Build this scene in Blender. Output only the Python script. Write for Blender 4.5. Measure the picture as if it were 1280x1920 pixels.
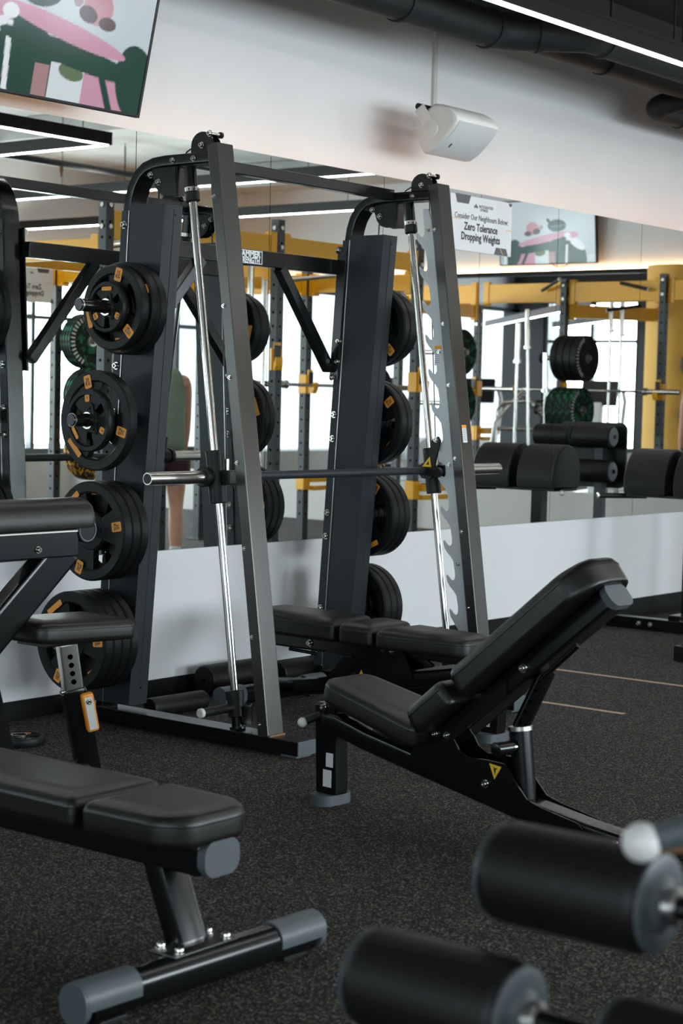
import bpy, bmesh, math, random
from mathutils import Vector as V, Matrix as Mx

for _o in list(bpy.data.objects):
    bpy.data.objects.remove(_o)
SC = bpy.context.scene
COL = SC.collection
R = math.radians
random.seed(7)

# ------------------------------------------------------------------ camera
CAM_H, YAW, PITCH, ROLL, FPX = 1.3, 0.6705, 0.0644, 0.0240, 3353.1
fw = V((math.cos(YAW)*math.cos(PITCH), math.sin(YAW)*math.cos(PITCH), -math.sin(PITCH)))
rt = V((math.sin(YAW), -math.cos(YAW), 0.0))
up = rt.cross(fw)
r2 = rt*math.cos(ROLL) + up*math.sin(ROLL)
u2 = up*math.cos(ROLL) - rt*math.sin(ROLL)
cd = bpy.data.cameras.new('camera')
cam = bpy.data.objects.new('camera', cd); COL.objects.link(cam)
m = Mx.Identity(4)
for i in range(3):
    m[i][0], m[i][1], m[i][2] = r2[i], u2[i], -fw[i]
m[2][3] = CAM_H
cam.matrix_world = m
cd.sensor_fit = 'VERTICAL'; cd.sensor_height = 36.0; cd.sensor_width = 24.0
cd.lens = FPX/1920*36.0
cd.clip_start = 0.05; cd.clip_end = 200
cd.dof.use_dof = True; cd.dof.focus_distance = 6.5; cd.dof.aperture_fstop = 5.0
SC.camera = cam

# ------------------------------------------------------------------ world, daylight, exposure
wd = bpy.data.worlds.new('world'); SC.world = wd; wd.use_nodes = True
bg = wd.node_tree.nodes['Background']
bg.inputs['Color'].default_value = (0.80, 0.90, 1.0, 1); bg.inputs['Strength'].default_value = 2.0
SC.view_settings.view_transform = 'Standard'; SC.view_settings.look = 'None'
SC.view_settings.exposure = 0.12; SC.view_settings.gamma = 1.0
SC.view_settings.use_curve_mapping = False

def area(name, loc, tgt, sx, sy, power, col):
    l = bpy.data.lights.new(name, 'AREA'); l.shape = 'RECTANGLE'; l.size = sx; l.size_y = sy
    l.energy = power; l.color = col
    o = bpy.data.objects.new(name, l); COL.objects.link(o); o.location = loc
    o.rotation_euler = (V(tgt)-V(loc)).to_track_quat('-Z', 'Y').to_euler()
    return o
DAY = (0.94, 0.97, 1.0)
# daylight entering through the windows of the far side, the end wall and the left wall
for k in range(6):
    if k in (4,): continue
    area('daylight', (2.0+2.4*k, -5.45, 1.8), (2.0+2.4*k, 0, 1.3), 2.3, 2.3, (170, 230, 360, 430, 430, 430)[k], DAY)
for k in range(3):
    area('daylight', (-4.5, -2.6+2.6*k, 1.8), (0, -2.6+2.6*k, 1.2), 2.4, 2.3, 100, DAY)
for y_, w_, e_ in ((-3.6, 1.6, 170), (-0.55, 0.62, 75), (0.72, 0.5, 60), (2.9, 1.2, 130)):
    area('daylight', (24.5, y_, 1.75), (18, y_, 1.3), w_, 2.3, e_, DAY)

# ------------------------------------------------------------------ materials
def mat(name, col, rough=0.5, metal=0.0, spec=0.5, bump=0.0, bscale=400.0, coat=0.0, emit=None, estr=0.0, vary=0.0, vscale=8.0):
    M_ = bpy.data.materials.new(name); M_.use_nodes = True
    nt = M_.node_tree; b = nt.nodes['Principled BSDF']
    b.inputs['Base Color'].default_value = (*col, 1); b.inputs['Roughness'].default_value = rough
    b.inputs['Metallic'].default_value = metal; b.inputs['Specular IOR Level'].default_value = spec
    b.inputs['Coat Weight'].default_value = coat; b.inputs['Coat Roughness'].default_value = 0.08
    if emit:
        b.inputs['Emission Color'].default_value = (*emit, 1); b.inputs['Emission Strength'].default_value = estr
    tc = nt.nodes.new('ShaderNodeTexCoord')
    if bump:
        n = nt.nodes.new('ShaderNodeTexNoise'); n.inputs['Scale'].default_value = bscale; n.inputs['Detail'].default_value = 3
        bp = nt.nodes.new('ShaderNodeBump'); bp.inputs['Strength'].default_value = bump; bp.inputs['Distance'].default_value = 0.002
        nt.links.new(tc.outputs['Object'], n.inputs['Vector']); nt.links.new(n.outputs['Fac'], bp.inputs['Height'])
        nt.links.new(bp.outputs['Normal'], b.inputs['Normal'])
    if vary:
        n = nt.nodes.new('ShaderNodeTexNoise'); n.inputs['Scale'].default_value = vscale; n.inputs['Detail'].default_value = 5
        cr = nt.nodes.new('ShaderNodeValToRGB')
        cr.color_ramp.elements[0].position = 0.3; cr.color_ramp.elements[1].position = 0.7
        cr.color_ramp.elements[0].color = (*[c*(1-vary) for c in col], 1); cr.color_ramp.elements[1].color = (*[min(1, c*(1+vary)) for c in col], 1)
        nt.links.new(tc.outputs['Object'], n.inputs['Vector']); nt.links.new(n.outputs['Fac'], cr.inputs['Fac'])
        nt.links.new(cr.outputs['Color'], b.inputs['Base Color'])
    return M_

MT = {
 'gloss': mat('black_gloss_paint', (0.004, 0.0045, 0.005), 0.20, spec=0.4, bump=0.03, bscale=250),
 'char': mat('charcoal_metallic_paint', (0.060, 0.058, 0.054), 0.22, metal=0.6, spec=0.45, bump=0.03, bscale=900, vary=0.12, vscale=600),
 'slate': mat('slate_powder_coat', (0.017, 0.0225, 0.026), 0.45, spec=0.33, bump=0.10, bscale=700, vary=0.15, vscale=500),
 'steel': mat('grey_hook_steel', (0.46, 0.49, 0.50), 0.40, metal=0.25, bump=0.03, bscale=500),
 'chrome': mat('polished_chrome', (0.56, 0.54, 0.51), 0.16, metal=1.0),
 'brushed': mat('brushed_steel', (0.50, 0.48, 0.45), 0.28, metal=1.0, bump=0.05, bscale=300),
 'rubber': mat('black_rubber', (0.007, 0.0075, 0.008), 0.5, spec=0.35, bump=0.06, bscale=500),
 'plate': mat('black_plate_rubber', (0.0055, 0.0063, 0.0070), 0.46, spec=0.24, bump=0.05, bscale=400),
 'vinyl': mat('black_vinyl', (0.0055, 0.0050, 0.0044), 0.40, spec=0.5, bump=0.12, bscale=260, vary=0.15, vscale=30),
 'vinyl_lit': mat('lit_black_vinyl', (0.026, 0.023, 0.019), 0.50, bump=0.14, bscale=260, vary=0.12, vscale=20),  # paler vinyl copy with the light on pad tops put into its colour; unused
 'foam': mat('black_foam_vinyl', (0.0052, 0.0047, 0.0042), 0.5, spec=0.30, bump=0.10, bscale=220),
 'cap': mat('grey_plastic_cap', (0.070, 0.084, 0.092), 0.45, bump=0.06, bscale=300),
 'dark': mat('black_plastic', (0.004, 0.004, 0.0045), 0.40, spec=0.35),
 'grip': mat('rubber_grip', (0.009, 0.009, 0.0095), 0.7, bump=0.1, bscale=400),
 'orange': mat('orange_plastic', (0.86, 0.30, 0.02), 0.35),
 'olabel': mat('orange_label', (0.80, 0.33, 0.045), 0.45, bump=0.02),
 'yellow': mat('yellow_powder_coat', (0.92, 0.44, 0.008), 0.35, bump=0.03, bscale=300),
 'warn': mat('yellow_warning_sticker', (0.85, 0.55, 0.03), 0.4),
 'white': mat('white_paper', (0.72, 0.73, 0.74), 0.5, vary=0.03, vscale=6),
 'plast': mat('white_plastic', (0.66, 0.645, 0.62), 0.38, bump=0.02),
 'grille': mat('white_perforated_grille', (0.62, 0.63, 0.635), 0.5, bump=0.12, bscale=900),
 'ink': mat('black_ink', (0.015, 0.015, 0.017), 0.5),
 'inkgrey': mat('grey_ink', (0.09, 0.09, 0.10), 0.5),
 'gold': mat('gold_ink', (0.75, 0.50, 0.18), 0.5),
 'wall': mat('white_wall_paint', (0.68, 0.687, 0.70), 0.62, bump=0.02, bscale=120, vary=0.025, vscale=1.6),
 'wallgrey': mat('grey_wall_paint', (0.52, 0.51, 0.48), 0.65, bump=0.02, bscale=120, vary=0.03, vscale=2),
 'base': mat('black_skirting', (0.004, 0.0045, 0.005), 0.6, spec=0.2, bump=0.05),
 'conc': mat('grey_concrete', (0.34, 0.345, 0.33), 0.85, bump=0.2, bscale=30, vary=0.16, vscale=1.5),
 'blackceil': mat('black_ceiling_paint', (0.012, 0.012, 0.011), 0.8, bump=0.3, bscale=25, vary=0.3, vscale=3),
 'duct': mat('black_duct_lagging', (0.012, 0.014, 0.015), 0.6, spec=0.3, bump=0.12, bscale=60, vary=0.25, vscale=12),
 'frame': mat('dark_window_frame', (0.05, 0.06, 0.065), 0.4),
 'rack': mat('rack_grey_powder_coat', (0.030, 0.036, 0.038), 0.42, bump=0.05, bscale=500),
 'pillar': mat('yellow_wall_paint', (0.93, 0.53, 0.10), 0.6, bump=0.03, bscale=80, vary=0.05, vscale=2),
 'led': mat('led_diffuser', (0.9, 0.9, 0.9), 0.5, emit=(1.0, 0.985, 0.97), estr=24.0),
 'cove': mat('warm_led_tape', (0.9, 0.8, 0.7), 0.5, emit=(1.0, 0.52, 0.24), estr=9.0),
 'led_fill': mat('added_ceiling_fill', (0.9, 0.9, 0.9), 0.5, emit=(0.98, 1.0, 0.97), estr=95.0),  # invented upward glow that brightens the ceiling
 'cove_far': mat('warm_led_tape_far_wall', (0.9, 0.8, 0.7), 0.5, emit=(1.0, 0.55, 0.27), estr=26.0),
 'bumpg': None, 'bumpy': None,
 'skin': mat('skin', (0.62, 0.33, 0.22), 0.5, bump=0.03, vary=0.08, vscale=14),
 'green_cloth': mat('sage_green_cloth', (0.15, 0.21, 0.155), 0.8, bump=0.2, bscale=90, vary=0.1, vscale=10),
 'maroon': mat('maroon_cloth', (0.055, 0.018, 0.024), 0.8, bump=0.2, bscale=90),
 'sock': mat('white_cotton', (0.75, 0.74, 0.72), 0.9, bump=0.2, bscale=200),
 'hair': mat('dark_brown_hair', (0.035, 0.022, 0.015), 0.6, bump=0.3, bscale=120),
 'shoe': mat('dark_shoe_fabric', (0.03, 0.03, 0.035), 0.7, bump=0.1),
 'pale': mat('pale_grey_plastic', (0.62, 0.65, 0.66), 0.4),
 'rust': mat('rusty_weld', (0.20, 0.09, 0.035), 0.7, bump=0.3, bscale=200, vary=0.3, vscale=80),
}
def speckle(name, base, fleck, scale, thr, rough=0.7, fleck2=None):
    M_ = mat(name, base, rough, spec=0.2, bump=0.25, bscale=scale*1.5)
    nt = M_.node_tree; b = nt.nodes['Principled BSDF']; tc = [n for n in nt.nodes if n.type == 'TEX_COORD'][0]
    n = nt.nodes.new('ShaderNodeTexNoise'); n.inputs['Scale'].default_value = scale; n.inputs['Detail'].default_value = 2.0
    cr = nt.nodes.new('ShaderNodeValToRGB')
    cr.color_ramp.elements[0].position = thr; cr.color_ramp.elements[1].position = thr+0.09
    cr.color_ramp.elements[0].color = (*base, 1); cr.color_ramp.elements[1].color = (*fleck, 1)
    nt.links.new(tc.outputs['Object'], n.inputs['Vector']); nt.links.new(n.outputs['Fac'], cr.inputs['Fac'])
    out = cr.outputs['Color']
    if fleck2:
        n2 = nt.nodes.new('ShaderNodeTexNoise'); n2.inputs['Scale'].default_value = scale*0.8; n2.inputs['Detail'].default_value = 2.0
        mp = nt.nodes.new('ShaderNodeMapping'); mp.inputs['Location'].default_value = (7.3, 2.1, 4.4)
        cr2 = nt.nodes.new('ShaderNodeValToRGB')
        cr2.color_ramp.elements[0].position = thr+0.02; cr2.color_ramp.elements[1].position = thr+0.1
        cr2.color_ramp.elements[0].color = (0, 0, 0, 1); cr2.color_ramp.elements[1].color = (1, 1, 1, 1)
        mx = nt.nodes.new('ShaderNodeMix'); mx.data_type = 'RGBA'
        nt.links.new(tc.outputs['Object'], mp.inputs['Vector']); nt.links.new(mp.outputs['Vector'], n2.inputs['Vector'])
        nt.links.new(n2.outputs['Fac'], cr2.inputs['Fac']); nt.links.new(cr2.outputs['Color'], mx.inputs['Factor'])
        nt.links.new(out, mx.inputs['A']); mx.inputs['B'].default_value = (*fleck2, 1)
        out = mx.outputs['Result']
    nt.links.new(out, b.inputs['Base Color'])
    return M_
def chip_floor():
    """black rubber granulate with scattered grey and tan chips"""
    M_ = mat('speckled_rubber_floor', (0.007, 0.0066, 0.006), 0.85, spec=0.22, bump=0.35, bscale=260); nt = M_.node_tree
    b = nt.nodes['Principled BSDF']; tc = [n for n in nt.nodes if n.type == 'TEX_COORD'][0]
    vo = nt.nodes.new('ShaderNodeTexVoronoi'); vo.inputs['Scale'].default_value = 230; vo.inputs['Randomness'].default_value = 1.0
    se = nt.nodes.new('ShaderNodeSeparateColor'); nt.links.new(tc.outputs['Object'], vo.inputs['Vector']); nt.links.new(vo.outputs['Color'], se.inputs['Color'])
    cr = nt.nodes.new('ShaderNodeValToRGB'); cr.color_ramp.interpolation = 'CONSTANT'
    e = cr.color_ramp.elements; e[0].position = 0.0; e[0].color = (0.0065, 0.006, 0.0056, 1); e[1].position = 0.66; e[1].color = (0.030, 0.028, 0.025, 1)
    for p_, c_ in ((0.76, (0.085, 0.082, 0.074)), (0.87, (0.16, 0.155, 0.14)), (0.95, (0.16, 0.10, 0.05))): q = e.new(p_); q.color = (*c_, 1)
    nt.links.new(se.outputs['Red'], cr.inputs['Fac']); nt.links.new(cr.outputs['Color'], b.inputs['Base Color']); return M_
MT['floor'] = chip_floor()
MT['void'] = mat('dark_hole', (0.001, 0.001, 0.001), 1.0, spec=0.0)
MT['bumpg'] = speckle('green_fleck_rubber', (0.010, 0.016, 0.013), (0.02, 0.14, 0.075), 22, 0.52)
MT['bumpy'] = speckle('yellow_fleck_rubber', (0.014, 0.014, 0.013), (0.70, 0.36, 0.03), 40, 0.52)
def mirror_mat():
    M_ = mat('mirror_glass', (0.90, 0.935, 0.915), 0.0, metal=1.0); return M_
MT['mirror'] = mirror_mat()
def glass_mat():
    M_ = bpy.data.materials.new('window_glass'); M_.use_nodes = True; nt = M_.node_tree; nt.nodes.clear()
    o = nt.nodes.new('ShaderNodeOutputMaterial'); t = nt.nodes.new('ShaderNodeBsdfTransparent'); t.inputs['Color'].default_value = (0.90, 0.95, 0.96, 1)
    g = nt.nodes.new('ShaderNodeBsdfGlossy'); g.inputs['Roughness'].default_value = 0.02
    x = nt.nodes.new('ShaderNodeMixShader'); x.inputs['Fac'].default_value = 0.06
    nt.links.new(t.outputs[0], x.inputs[1]); nt.links.new(g.outputs[0], x.inputs[2]); nt.links.new(x.outputs[0], o.inputs['Surface'])
    return M_
MT['glass'] = glass_mat()
def vcol_mat(name, strength, rough=0.12):
    M_ = mat(name, (0.02, 0.02, 0.02), rough); nt = M_.node_tree; b = nt.nodes['Principled BSDF']
    a = nt.nodes.new('ShaderNodeVertexColor'); a.layer_name = 'picture'
    nt.links.new(a.outputs['Color'], b.inputs['Emission Color']); b.inputs['Emission Strength'].default_value = strength; b.inputs['Specular IOR Level'].default_value = 0.25
    return M_
MT['screen'] = vcol_mat('television_picture', 0.85)

# ------------------------------------------------------------------ mesh helpers
class MB:
    """collects verts and faces for one mesh object"""
    def __init__(s): s.v = []; s.f = []
    def add(s, vs, fs):
        b = len(s.v); s.v += [V(p) for p in vs]; s.f += [tuple(b+i for i in f) for f in fs]; return s
    def box(s, c, d, rot=None, bev=0.0):
        """c centre, d full sizes, rot 3x3 or None"""
        h = [x/2 for x in d]
        if bev <= 0:
            vs = [V((sx*h[0], sy*h[1], sz*h[2])) for sz in (-1, 1) for sy in (-1, 1) for sx in (-1, 1)]
            fs = [(0, 2, 3, 1), (4, 5, 7, 6), (0, 1, 5, 4), (2, 6, 7, 3), (0, 4, 6, 2), (1, 3, 7, 5)]
        else:
            bm = bmesh.new(); bmesh.ops.create_cube(bm, size=1.0)
            for q in bm.verts: q.co = V((q.co.x*d[0], q.co.y*d[1], q.co.z*d[2]))
            bmesh.ops.bevel(bm, geom=bm.edges[:], offset=min(bev, min(d)*0.45), segments=2, profile=0.5, affect='EDGES')
            bm.verts.index_update(); vs = [q.co.copy() for q in bm.verts]; fs = [tuple(q.index for q in f.verts) for f in bm.faces]; bm.free()
        if rot is not None: vs = [rot @ p for p in vs]
        return s.add([p+V(c) for p in vs], fs)
    def beam(s, a, b, w, h, side=(1, 0, 0), bev=0.004):
        """rectangular tube from a to b; w measured along side, h along the third axis"""
        a, b = V(a), V(b); z = (b-a); L = z.length; z.normalize(); x = V(side); x = (x-z*x.dot(z)).normalized(); y = z.cross(x)
        rot = Mx((x, y, z)).transposed()
        return s.box((a+b)/2, (w, h, L), rot, bev)
    def tube(s, a, b, r, n=16, r2=None, cap=True):
        a, b = V(a), V(b); z = (b-a).normalized(); x = z.orthogonal().normalized(); y = z.cross(x); r2 = r if r2 is None else r2
        vs = []
        for p, q in ((a, r), (b, r2)):
            vs += [p+(x*math.cos(2*math.pi*i/n)+y*math.sin(2*math.pi*i/n))*q for i in range(n)]
        fs = [(i, (i+1) % n, n+(i+1) % n, n+i) for i in range(n)]
        if cap: fs += [tuple(range(n-1, -1, -1)), tuple(range(n, 2*n))]
        return s.add(vs, fs)
    def lathe(s, o, ax, prof, n=32, x=None):
        """prof: list of (along axis, radius), closed at ends when radius 0"""
        o = V(o); z = V(ax).normalized(); x = (z.orthogonal() if x is None else V(x)).normalized(); y = z.cross(x)
        b = len(s.v); vs = []; fs = []
        for h, r in prof:
            vs += [o+z*h+(x*math.cos(2*math.pi*i/n)+y*math.sin(2*math.pi*i/n))*r for i in range(n)]
        for k in range(len(prof)-1):
            for i in range(n): fs.append((k*n+i, k*n+(i+1) % n, (k+1)*n+(i+1) % n, (k+1)*n+i))
        if prof[0][1] > 1e-6: fs.append(tuple(range(n-1, -1, -1)))
        if prof[-1][1] > 1e-6: fs.append(tuple(range((len(prof)-1)*n, len(prof)*n)))
        return s.add(vs, fs)
    def ring(s, o, ax, prof, n=32, x=None):
        """closed profile revolved about an axis (a torus-like solid)"""
        o = V(o); z = V(ax).normalized(); x = (z.orthogonal() if x is None else V(x)).normalized(); y = z.cross(x); m_ = len(prof)
        vs = []; fs = []
        for h, r in prof:
            vs += [o+z*h+(x*math.cos(2*math.pi*i/n)+y*math.sin(2*math.pi*i/n))*r for i in range(n)]
        for k in range(m_):
            k2 = (k+1) % m_
            for i in range(n): fs.append((k*n+i, k*n+(i+1) % n, k2*n+(i+1) % n, k2*n+i))
        return s.add(vs, fs)
    def prism(s, poly, o, ux, uy, t):
        """2-D outline poly in the plane (o, ux, uy), thickness t centred on it"""
        o, ux, uy = V(o), V(ux).normalized(), V(uy).normalized(); nz = ux.cross(uy); n = len(poly)
        vs = [o+ux*p[0]+uy*p[1]+nz*(t/2) for p in poly]+[o+ux*p[0]+uy*p[1]-nz*(t/2) for p in poly]
        fs = [tuple(range(n)), tuple(range(2*n-1, n-1, -1))]+[(i, n+i, n+(i+1) % n, (i+1) % n) for i in range(n)]
        return s.add(vs, fs)
    def sweep(s, path, sec, side, cap=True, closed=False):
        """section sec [(a,b)..] (a along side, b along the other normal) swept along path"""
        path = [V(p) for p in path]; n = len(path); k = len(sec); vs = []; fs = []; sd = V(side)
        for i, p in enumerate(path):
            if closed: t = (path[(i+1) % n]-path[i-1]).normalized()
            else: t = (path[min(i+1, n-1)]-path[max(i-1, 0)]).normalized()
            x = (sd-t*sd.dot(t)).normalized(); y = t.cross(x)
            vs += [p+x*a+y*b for a, b in sec]
        for i in range(n if closed else n-1):
            j = (i+1) % n
            for q in range(k): fs.append((i*k+q, i*k+(q+1) % k, j*k+(q+1) % k, j*k+q))
        if cap and not closed: fs += [tuple(range(k-1, -1, -1)), tuple(range((n-1)*k, n*k))]
        return s.add(vs, fs)
    def wire(s, path, r, n=8, closed=False):
        path = [V(p) for p in path]; sec = [(r*math.cos(2*math.pi*i/n), r*math.sin(2*math.pi*i/n)) for i in range(n)]
        d = (path[-1]-path[0]); d = d if d.length > 1e-6 else (path[1]-path[0]); sd = d.normalized().orthogonal()
        if closed:
            c = sum(path, V())/len(path); nn = (path[0]-c).cross(path[len(path)//4]-c); sd = nn.normalized()
        return s.sweep(path, sec, sd, closed=closed)
    def xf(s, mtx):
        s.v = [mtx @ p for p in s.v]; return s

def rrect(w, h, r, n=4):
    pts = []
    for cx, cy, a0 in ((w/2-r, h/2-r, 0), (-w/2+r, h/2-r, 90), (-w/2+r, -h/2+r, 180), (w/2-r, -h/2+r, 270)):
        for i in range(n+1):
            a = R(a0+90*i/n); pts.append((cx+r*math.cos(a), cy+r*math.sin(a)))
    return pts
def mesh_of(name, mb, material, ang=40):
    me = bpy.data.meshes.new(name)
    me.from_pydata([tuple(p) for p in mb.v], [], mb.f)
    bm = bmesh.new(); bm.from_mesh(me); bmesh.ops.recalc_face_normals(bm, faces=bm.faces[:]); bm.to_mesh(me); bm.free()
    me.polygons.foreach_set('use_smooth', [True]*len(me.polygons))
    me.set_sharp_from_angle(angle=R(ang))
    me.materials.append(MT[material] if isinstance(material, str) else material)
    return me
def rootloc(o):
    while o.parent: o = o.parent
    return o.location
def obj(name, mb, material, parent=None, local=False, ang=40, loc=None, label=None):
    """ONE mesh object; mb is in world coordinates unless local"""
    if not local:
        off = rootloc(parent).copy() if parent else (V(loc) if loc else V())
        mb.v = [p-off for p in mb.v]
    o = bpy.data.objects.new(name, mesh_of(name, mb, material, ang)); COL.objects.link(o)
    if parent: o.parent = parent
    elif loc: o.location = loc
    if label: o['label'] = label
    if 8 < len(o.data.polygons) < 3000:
        wn_ = o.modifiers.new('weighted', 'WEIGHTED_NORMAL'); wn_.keep_sharp = True; wn_.weight = 80
    return o
def inst(src, parent, mtx=None, name=None):
    o = src.copy(); COL.objects.link(o); o.parent = parent
    if mtx is not None: o.matrix_local = mtx
    if name: o.name = name
    return o
def tag(o, label, cat, group=None, kind=None):
    o['label'] = label; o['category'] = cat
    if group: o['group'] = group
    if kind: o['kind'] = kind
    return o
def thing(name, label, cat, loc=(0, 0, 0), rotz=0.0, group=None):
    o = bpy.data.objects.new(name, None); o.empty_display_size = 0.1; COL.objects.link(o)
    o.location = loc; o.rotation_euler = (0, 0, rotz)
    return tag(o, label, cat, group)
def struct(name, mb, material, parent=None, label=None):
    o = obj(name, mb, material, parent)
    if not parent: o['kind'] = 'structure'
    if label: o['label'] = label
    return o
def copy_tree(o, parent=None):
    c = o.copy(); COL.objects.link(c); c.parent = parent
    for ch in [q for q in bpy.data.objects if q.parent == o]: copy_tree(ch, c)
    return c
def text(name, body, size, material, o, ux, uy, parent, align='CENTER', ext=0.0004, sx=1.0, bold=0.0, spacing=1.0):
    """flat lettering as a mesh, baseline centre at o"""
    cu = bpy.data.curves.new(name, 'FONT'); cu.body = body; cu.size = size; cu.align_x = align; cu.align_y = 'CENTER'
    cu.extrude = ext; cu.offset = bold; cu.resolution_u = 2; cu.space_character = spacing
    tmp = bpy.data.objects.new(name, cu); COL.objects.link(tmp)
    bpy.context.view_layer.update()
    me = bpy.data.meshes.new_from_object(tmp.evaluated_get(bpy.context.evaluated_depsgraph_get()))
    bpy.data.objects.remove(tmp); bpy.data.curves.remove(cu)
    ux, uy = V(ux).normalized(), V(uy).normalized(); nz = ux.cross(uy); off = rootloc(parent)
    for q in me.vertices: c = q.co.copy(); q.co = V(o)+ux*c.x*sx+uy*c.y+nz*c.z-off
    me.materials.clear(); me.materials.append(MT[material]); me.name = name
    t = bpy.data.objects.new(name, me); COL.objects.link(t); t.parent = parent
    return t
X, Y, Z = V((1, 0, 0)), V((0, 1, 0)), V((0, 0, 1))
WALL = 5.32
# ================================================================== THE SETTING
ZB, ZT, CEIL = 0.627, 2.374, 3.9
struct('floor', MB().box((10, 0.2, -0.05), (28.4, 10.8, 0.1)), 'floor')
# mirror wall
wall_back = struct('wall_back', MB().box((10, WALL+0.40, CEIL/2), (28.4, 0.4, CEIL)), 'wall')
struct('dado_panel', MB().box((10, WALL+0.10, ZB/2), (28, 0.20, ZB), bev=0.003), 'wall', wall_back)
struct('mirror_backing', MB().box((10, WALL+0.105, (ZB+ZT)/2-0.012), (28, 0.188, ZT-ZB-0.024)), 'base', wall_back)
joints = [-4, -2.2, -0.4, 1.1, 2.0, 2.82, 3.64, 4.46, 5.29, 6.138, 6.98, 7.82, 8.588, 9.53, 10.4, 11.3, 12.2, 13.1, 14.0, 14.9, 15.8, 16.7, 17.3]
for a, b in zip(joints[:-1], joints[1:]):
    struct('mirror_panel', MB().box(((a+b)/2, WALL+0.004, (ZB+ZT)/2), (b-a-0.0035, 0.008, ZT-ZB-0.002)), 'mirror', wall_back)
struct('tape_glow_stop', MB().box((8, WALL+0.0105, ZT-0.014), (23, 0.004, 0.024)), 'base', wall_back)  # added unseen strip, blocks the tape glow in the panel gaps
struct('led_tape', MB().box((8, WALL+0.035, ZT-0.018), (22, 0.016, 0.008)), 'cove', wall_back)
s = MB(); s.box((1.25, WALL-0.004, 0.038), (10.5, 0.012, 0.076), bev=0.003); struct('baseboard_left', s, 'base')
s = MB(); s.box((12.0, WALL-0.004, 0.06), (11.0, 0.012, 0.12), bev=0.003); struct('baseboard_right', s, 'base')
struct('trim_1', MB().box((7.64, 5.511, 3.01), (0.029, 0.018, 0.50), bev=0.003), 'wallgrey')   # surface conduit down to the speaker
# ceiling: concrete slab over the room, black painted soffit near the mirror wall
ceil_ = struct('ceiling', MB().box((10, -1.55, CEIL+0.1), (28.4, 7.3, 0.2)), 'conc')
struct('black_soffit', MB().box((10, 3.86, CEIL-0.12), (28.4, 3.5, 0.24)), 'blackceil', ceil_)
struct('black_band', MB().box((10, 5.50, 3.58), (28.3, 0.06, 0.56)), 'blackceil', ceil_)
for i in range(6): struct('concrete_rib', MB().box((1+3.6*i, -1.55, CEIL-0.11), (0.35, 7.2, 0.22), bev=0.02), 'conc', ceil_)
# window wall (opposite the mirror)
YF = -5.0
wf = struct('wall_front', MB().box((10, YF-0.1, 0.275), (28.4, 0.2, 0.55)), 'wallgrey')
struct('upper_wall', MB().box((10, YF-0.1, (2.75+CEIL)/2), (28.4, 0.2, CEIL-2.75)), 'wall', wf)
struct('led_ledge', MB().box((10, YF+0.05, 2.72), (28, 0.1, 0.05)), 'base', wf)
struct('led_tape', MB().box((10, YF+0.06, 2.75), (24, 0.02, 0.01)), 'cove_far', wf)
def window(n, cx, width, y, z0, z1, axis='x'):
    """frame, mullions, and two glass panes"""
    def P(u, w, h): return (u, y, h) if axis == 'x' else (y, u, h)
    def D(du, dw, dh): return (du, dw, dh) if axis == 'x' else (dw, du, dh)
    f = MB(); fw_ = 0.07
    for u in (cx-width/2+fw_/2, cx+width/2-fw_/2): f.box(P(u, 0, (z0+z1)/2), D(fw_, 0.12, z1-z0), bev=0.006)
    for h in (z0+fw_/2, z1-fw_/2): f.box(P(cx, 0, h), D(width-2*fw_, 0.12, fw_), bev=0.006)
    w = struct('window_%d' % n, f, 'frame')
    struct('mullion', MB().box(P(cx, 0, (z0+z1)/2), D(0.06, 0.09, z1-z0-2*fw_), bev=0.006), 'frame', w)
    struct('transom', MB().box(P(cx, 0, z0+(z1-z0)*0.72), D(width-2*fw_, 0.07, 0.05), bev=0.006), 'frame', w)
    for sx in (-1, 1):
        struct('pane', MB().box(P(cx+sx*(width/4-0.02), 0, (z0+z1)/2), D(width/2-fw_-0.03, 0.008, z1-z0-2*fw_)), 'glass', w)
    return w
wn = 1
edges = [-4.2]
for k in range(9):
    cx = -2.8+2.4*k
    if cx > 17: break
    window(wn, cx, 2.1, YF-0.1, 0.55, 2.75); wn += 1
for k in range(10):
    struct('window_pier', MB().box((-4.0+2.4*k, YF-0.1, 1.65), (0.30, 0.2, 2.2)), 'wallgrey', wf)
# left wall with windows
wl = struct('wall_left', MB().box((-4.1, 0.2, 0.275), (0.2, 10.8, 0.55)), 'wallgrey')
struct('upper_wall', MB().box((-4.1, 0.2, (2.75+CEIL)/2), (0.2, 10.8, CEIL-2.75)), 'wall', wl)
for k in range(3): window(wn, -2.6+2.6*k, 2.3, -4.1, 0.55, 2.75, 'y'); wn += 1
for y, w_ in ((-4.4, 1.3), (-1.3, 0.3), (1.3, 0.3), (4.55, 2.0)):
    struct('window_pier', MB().box((-4.1, y, 1.65), (0.2, w_, 2.2)), 'wallgrey', wl)
# end of the room: hanging bulkhead over an opening, low partition, darker hall beyond with its own windows
XB = 17.5
bulk = struct('wall_right', MB().box((XB+0.17, 0.2, (2.78+CEIL)/2), (0.25, 10.4, CEIL-2.78)), 'wall')
struct('led_ledge', MB().box((XB+0.005, 0.2, 2.76), (0.11, 10.3, 0.05)), 'base', bulk)
struct('led_tape', MB().box((XB+0.012, 0.2, 2.79), (0.02, 10.0, 0.01)), 'cove_far', bulk)
struct('wall_partition', MB().box((14.62, -0.8, 0.225), (0.12, 8.4, 0.45), bev=0.005), 'wallgrey')
struct('hall_ceiling', MB().box((XB+3.5, 0.2, 3.42), (6.6, 10.6, 0.1)), 'blackceil', ceil_)
we = struct('wall_end', MB().box((24.1, 0.2, 0.275), (0.2, 10.8, 0.55)), 'wallgrey')
struct('upper_wall', MB().box((24.1, 0.2, (2.9+CEIL)/2), (0.2, 10.8, CEIL-2.9)), 'frame', we)
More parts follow.
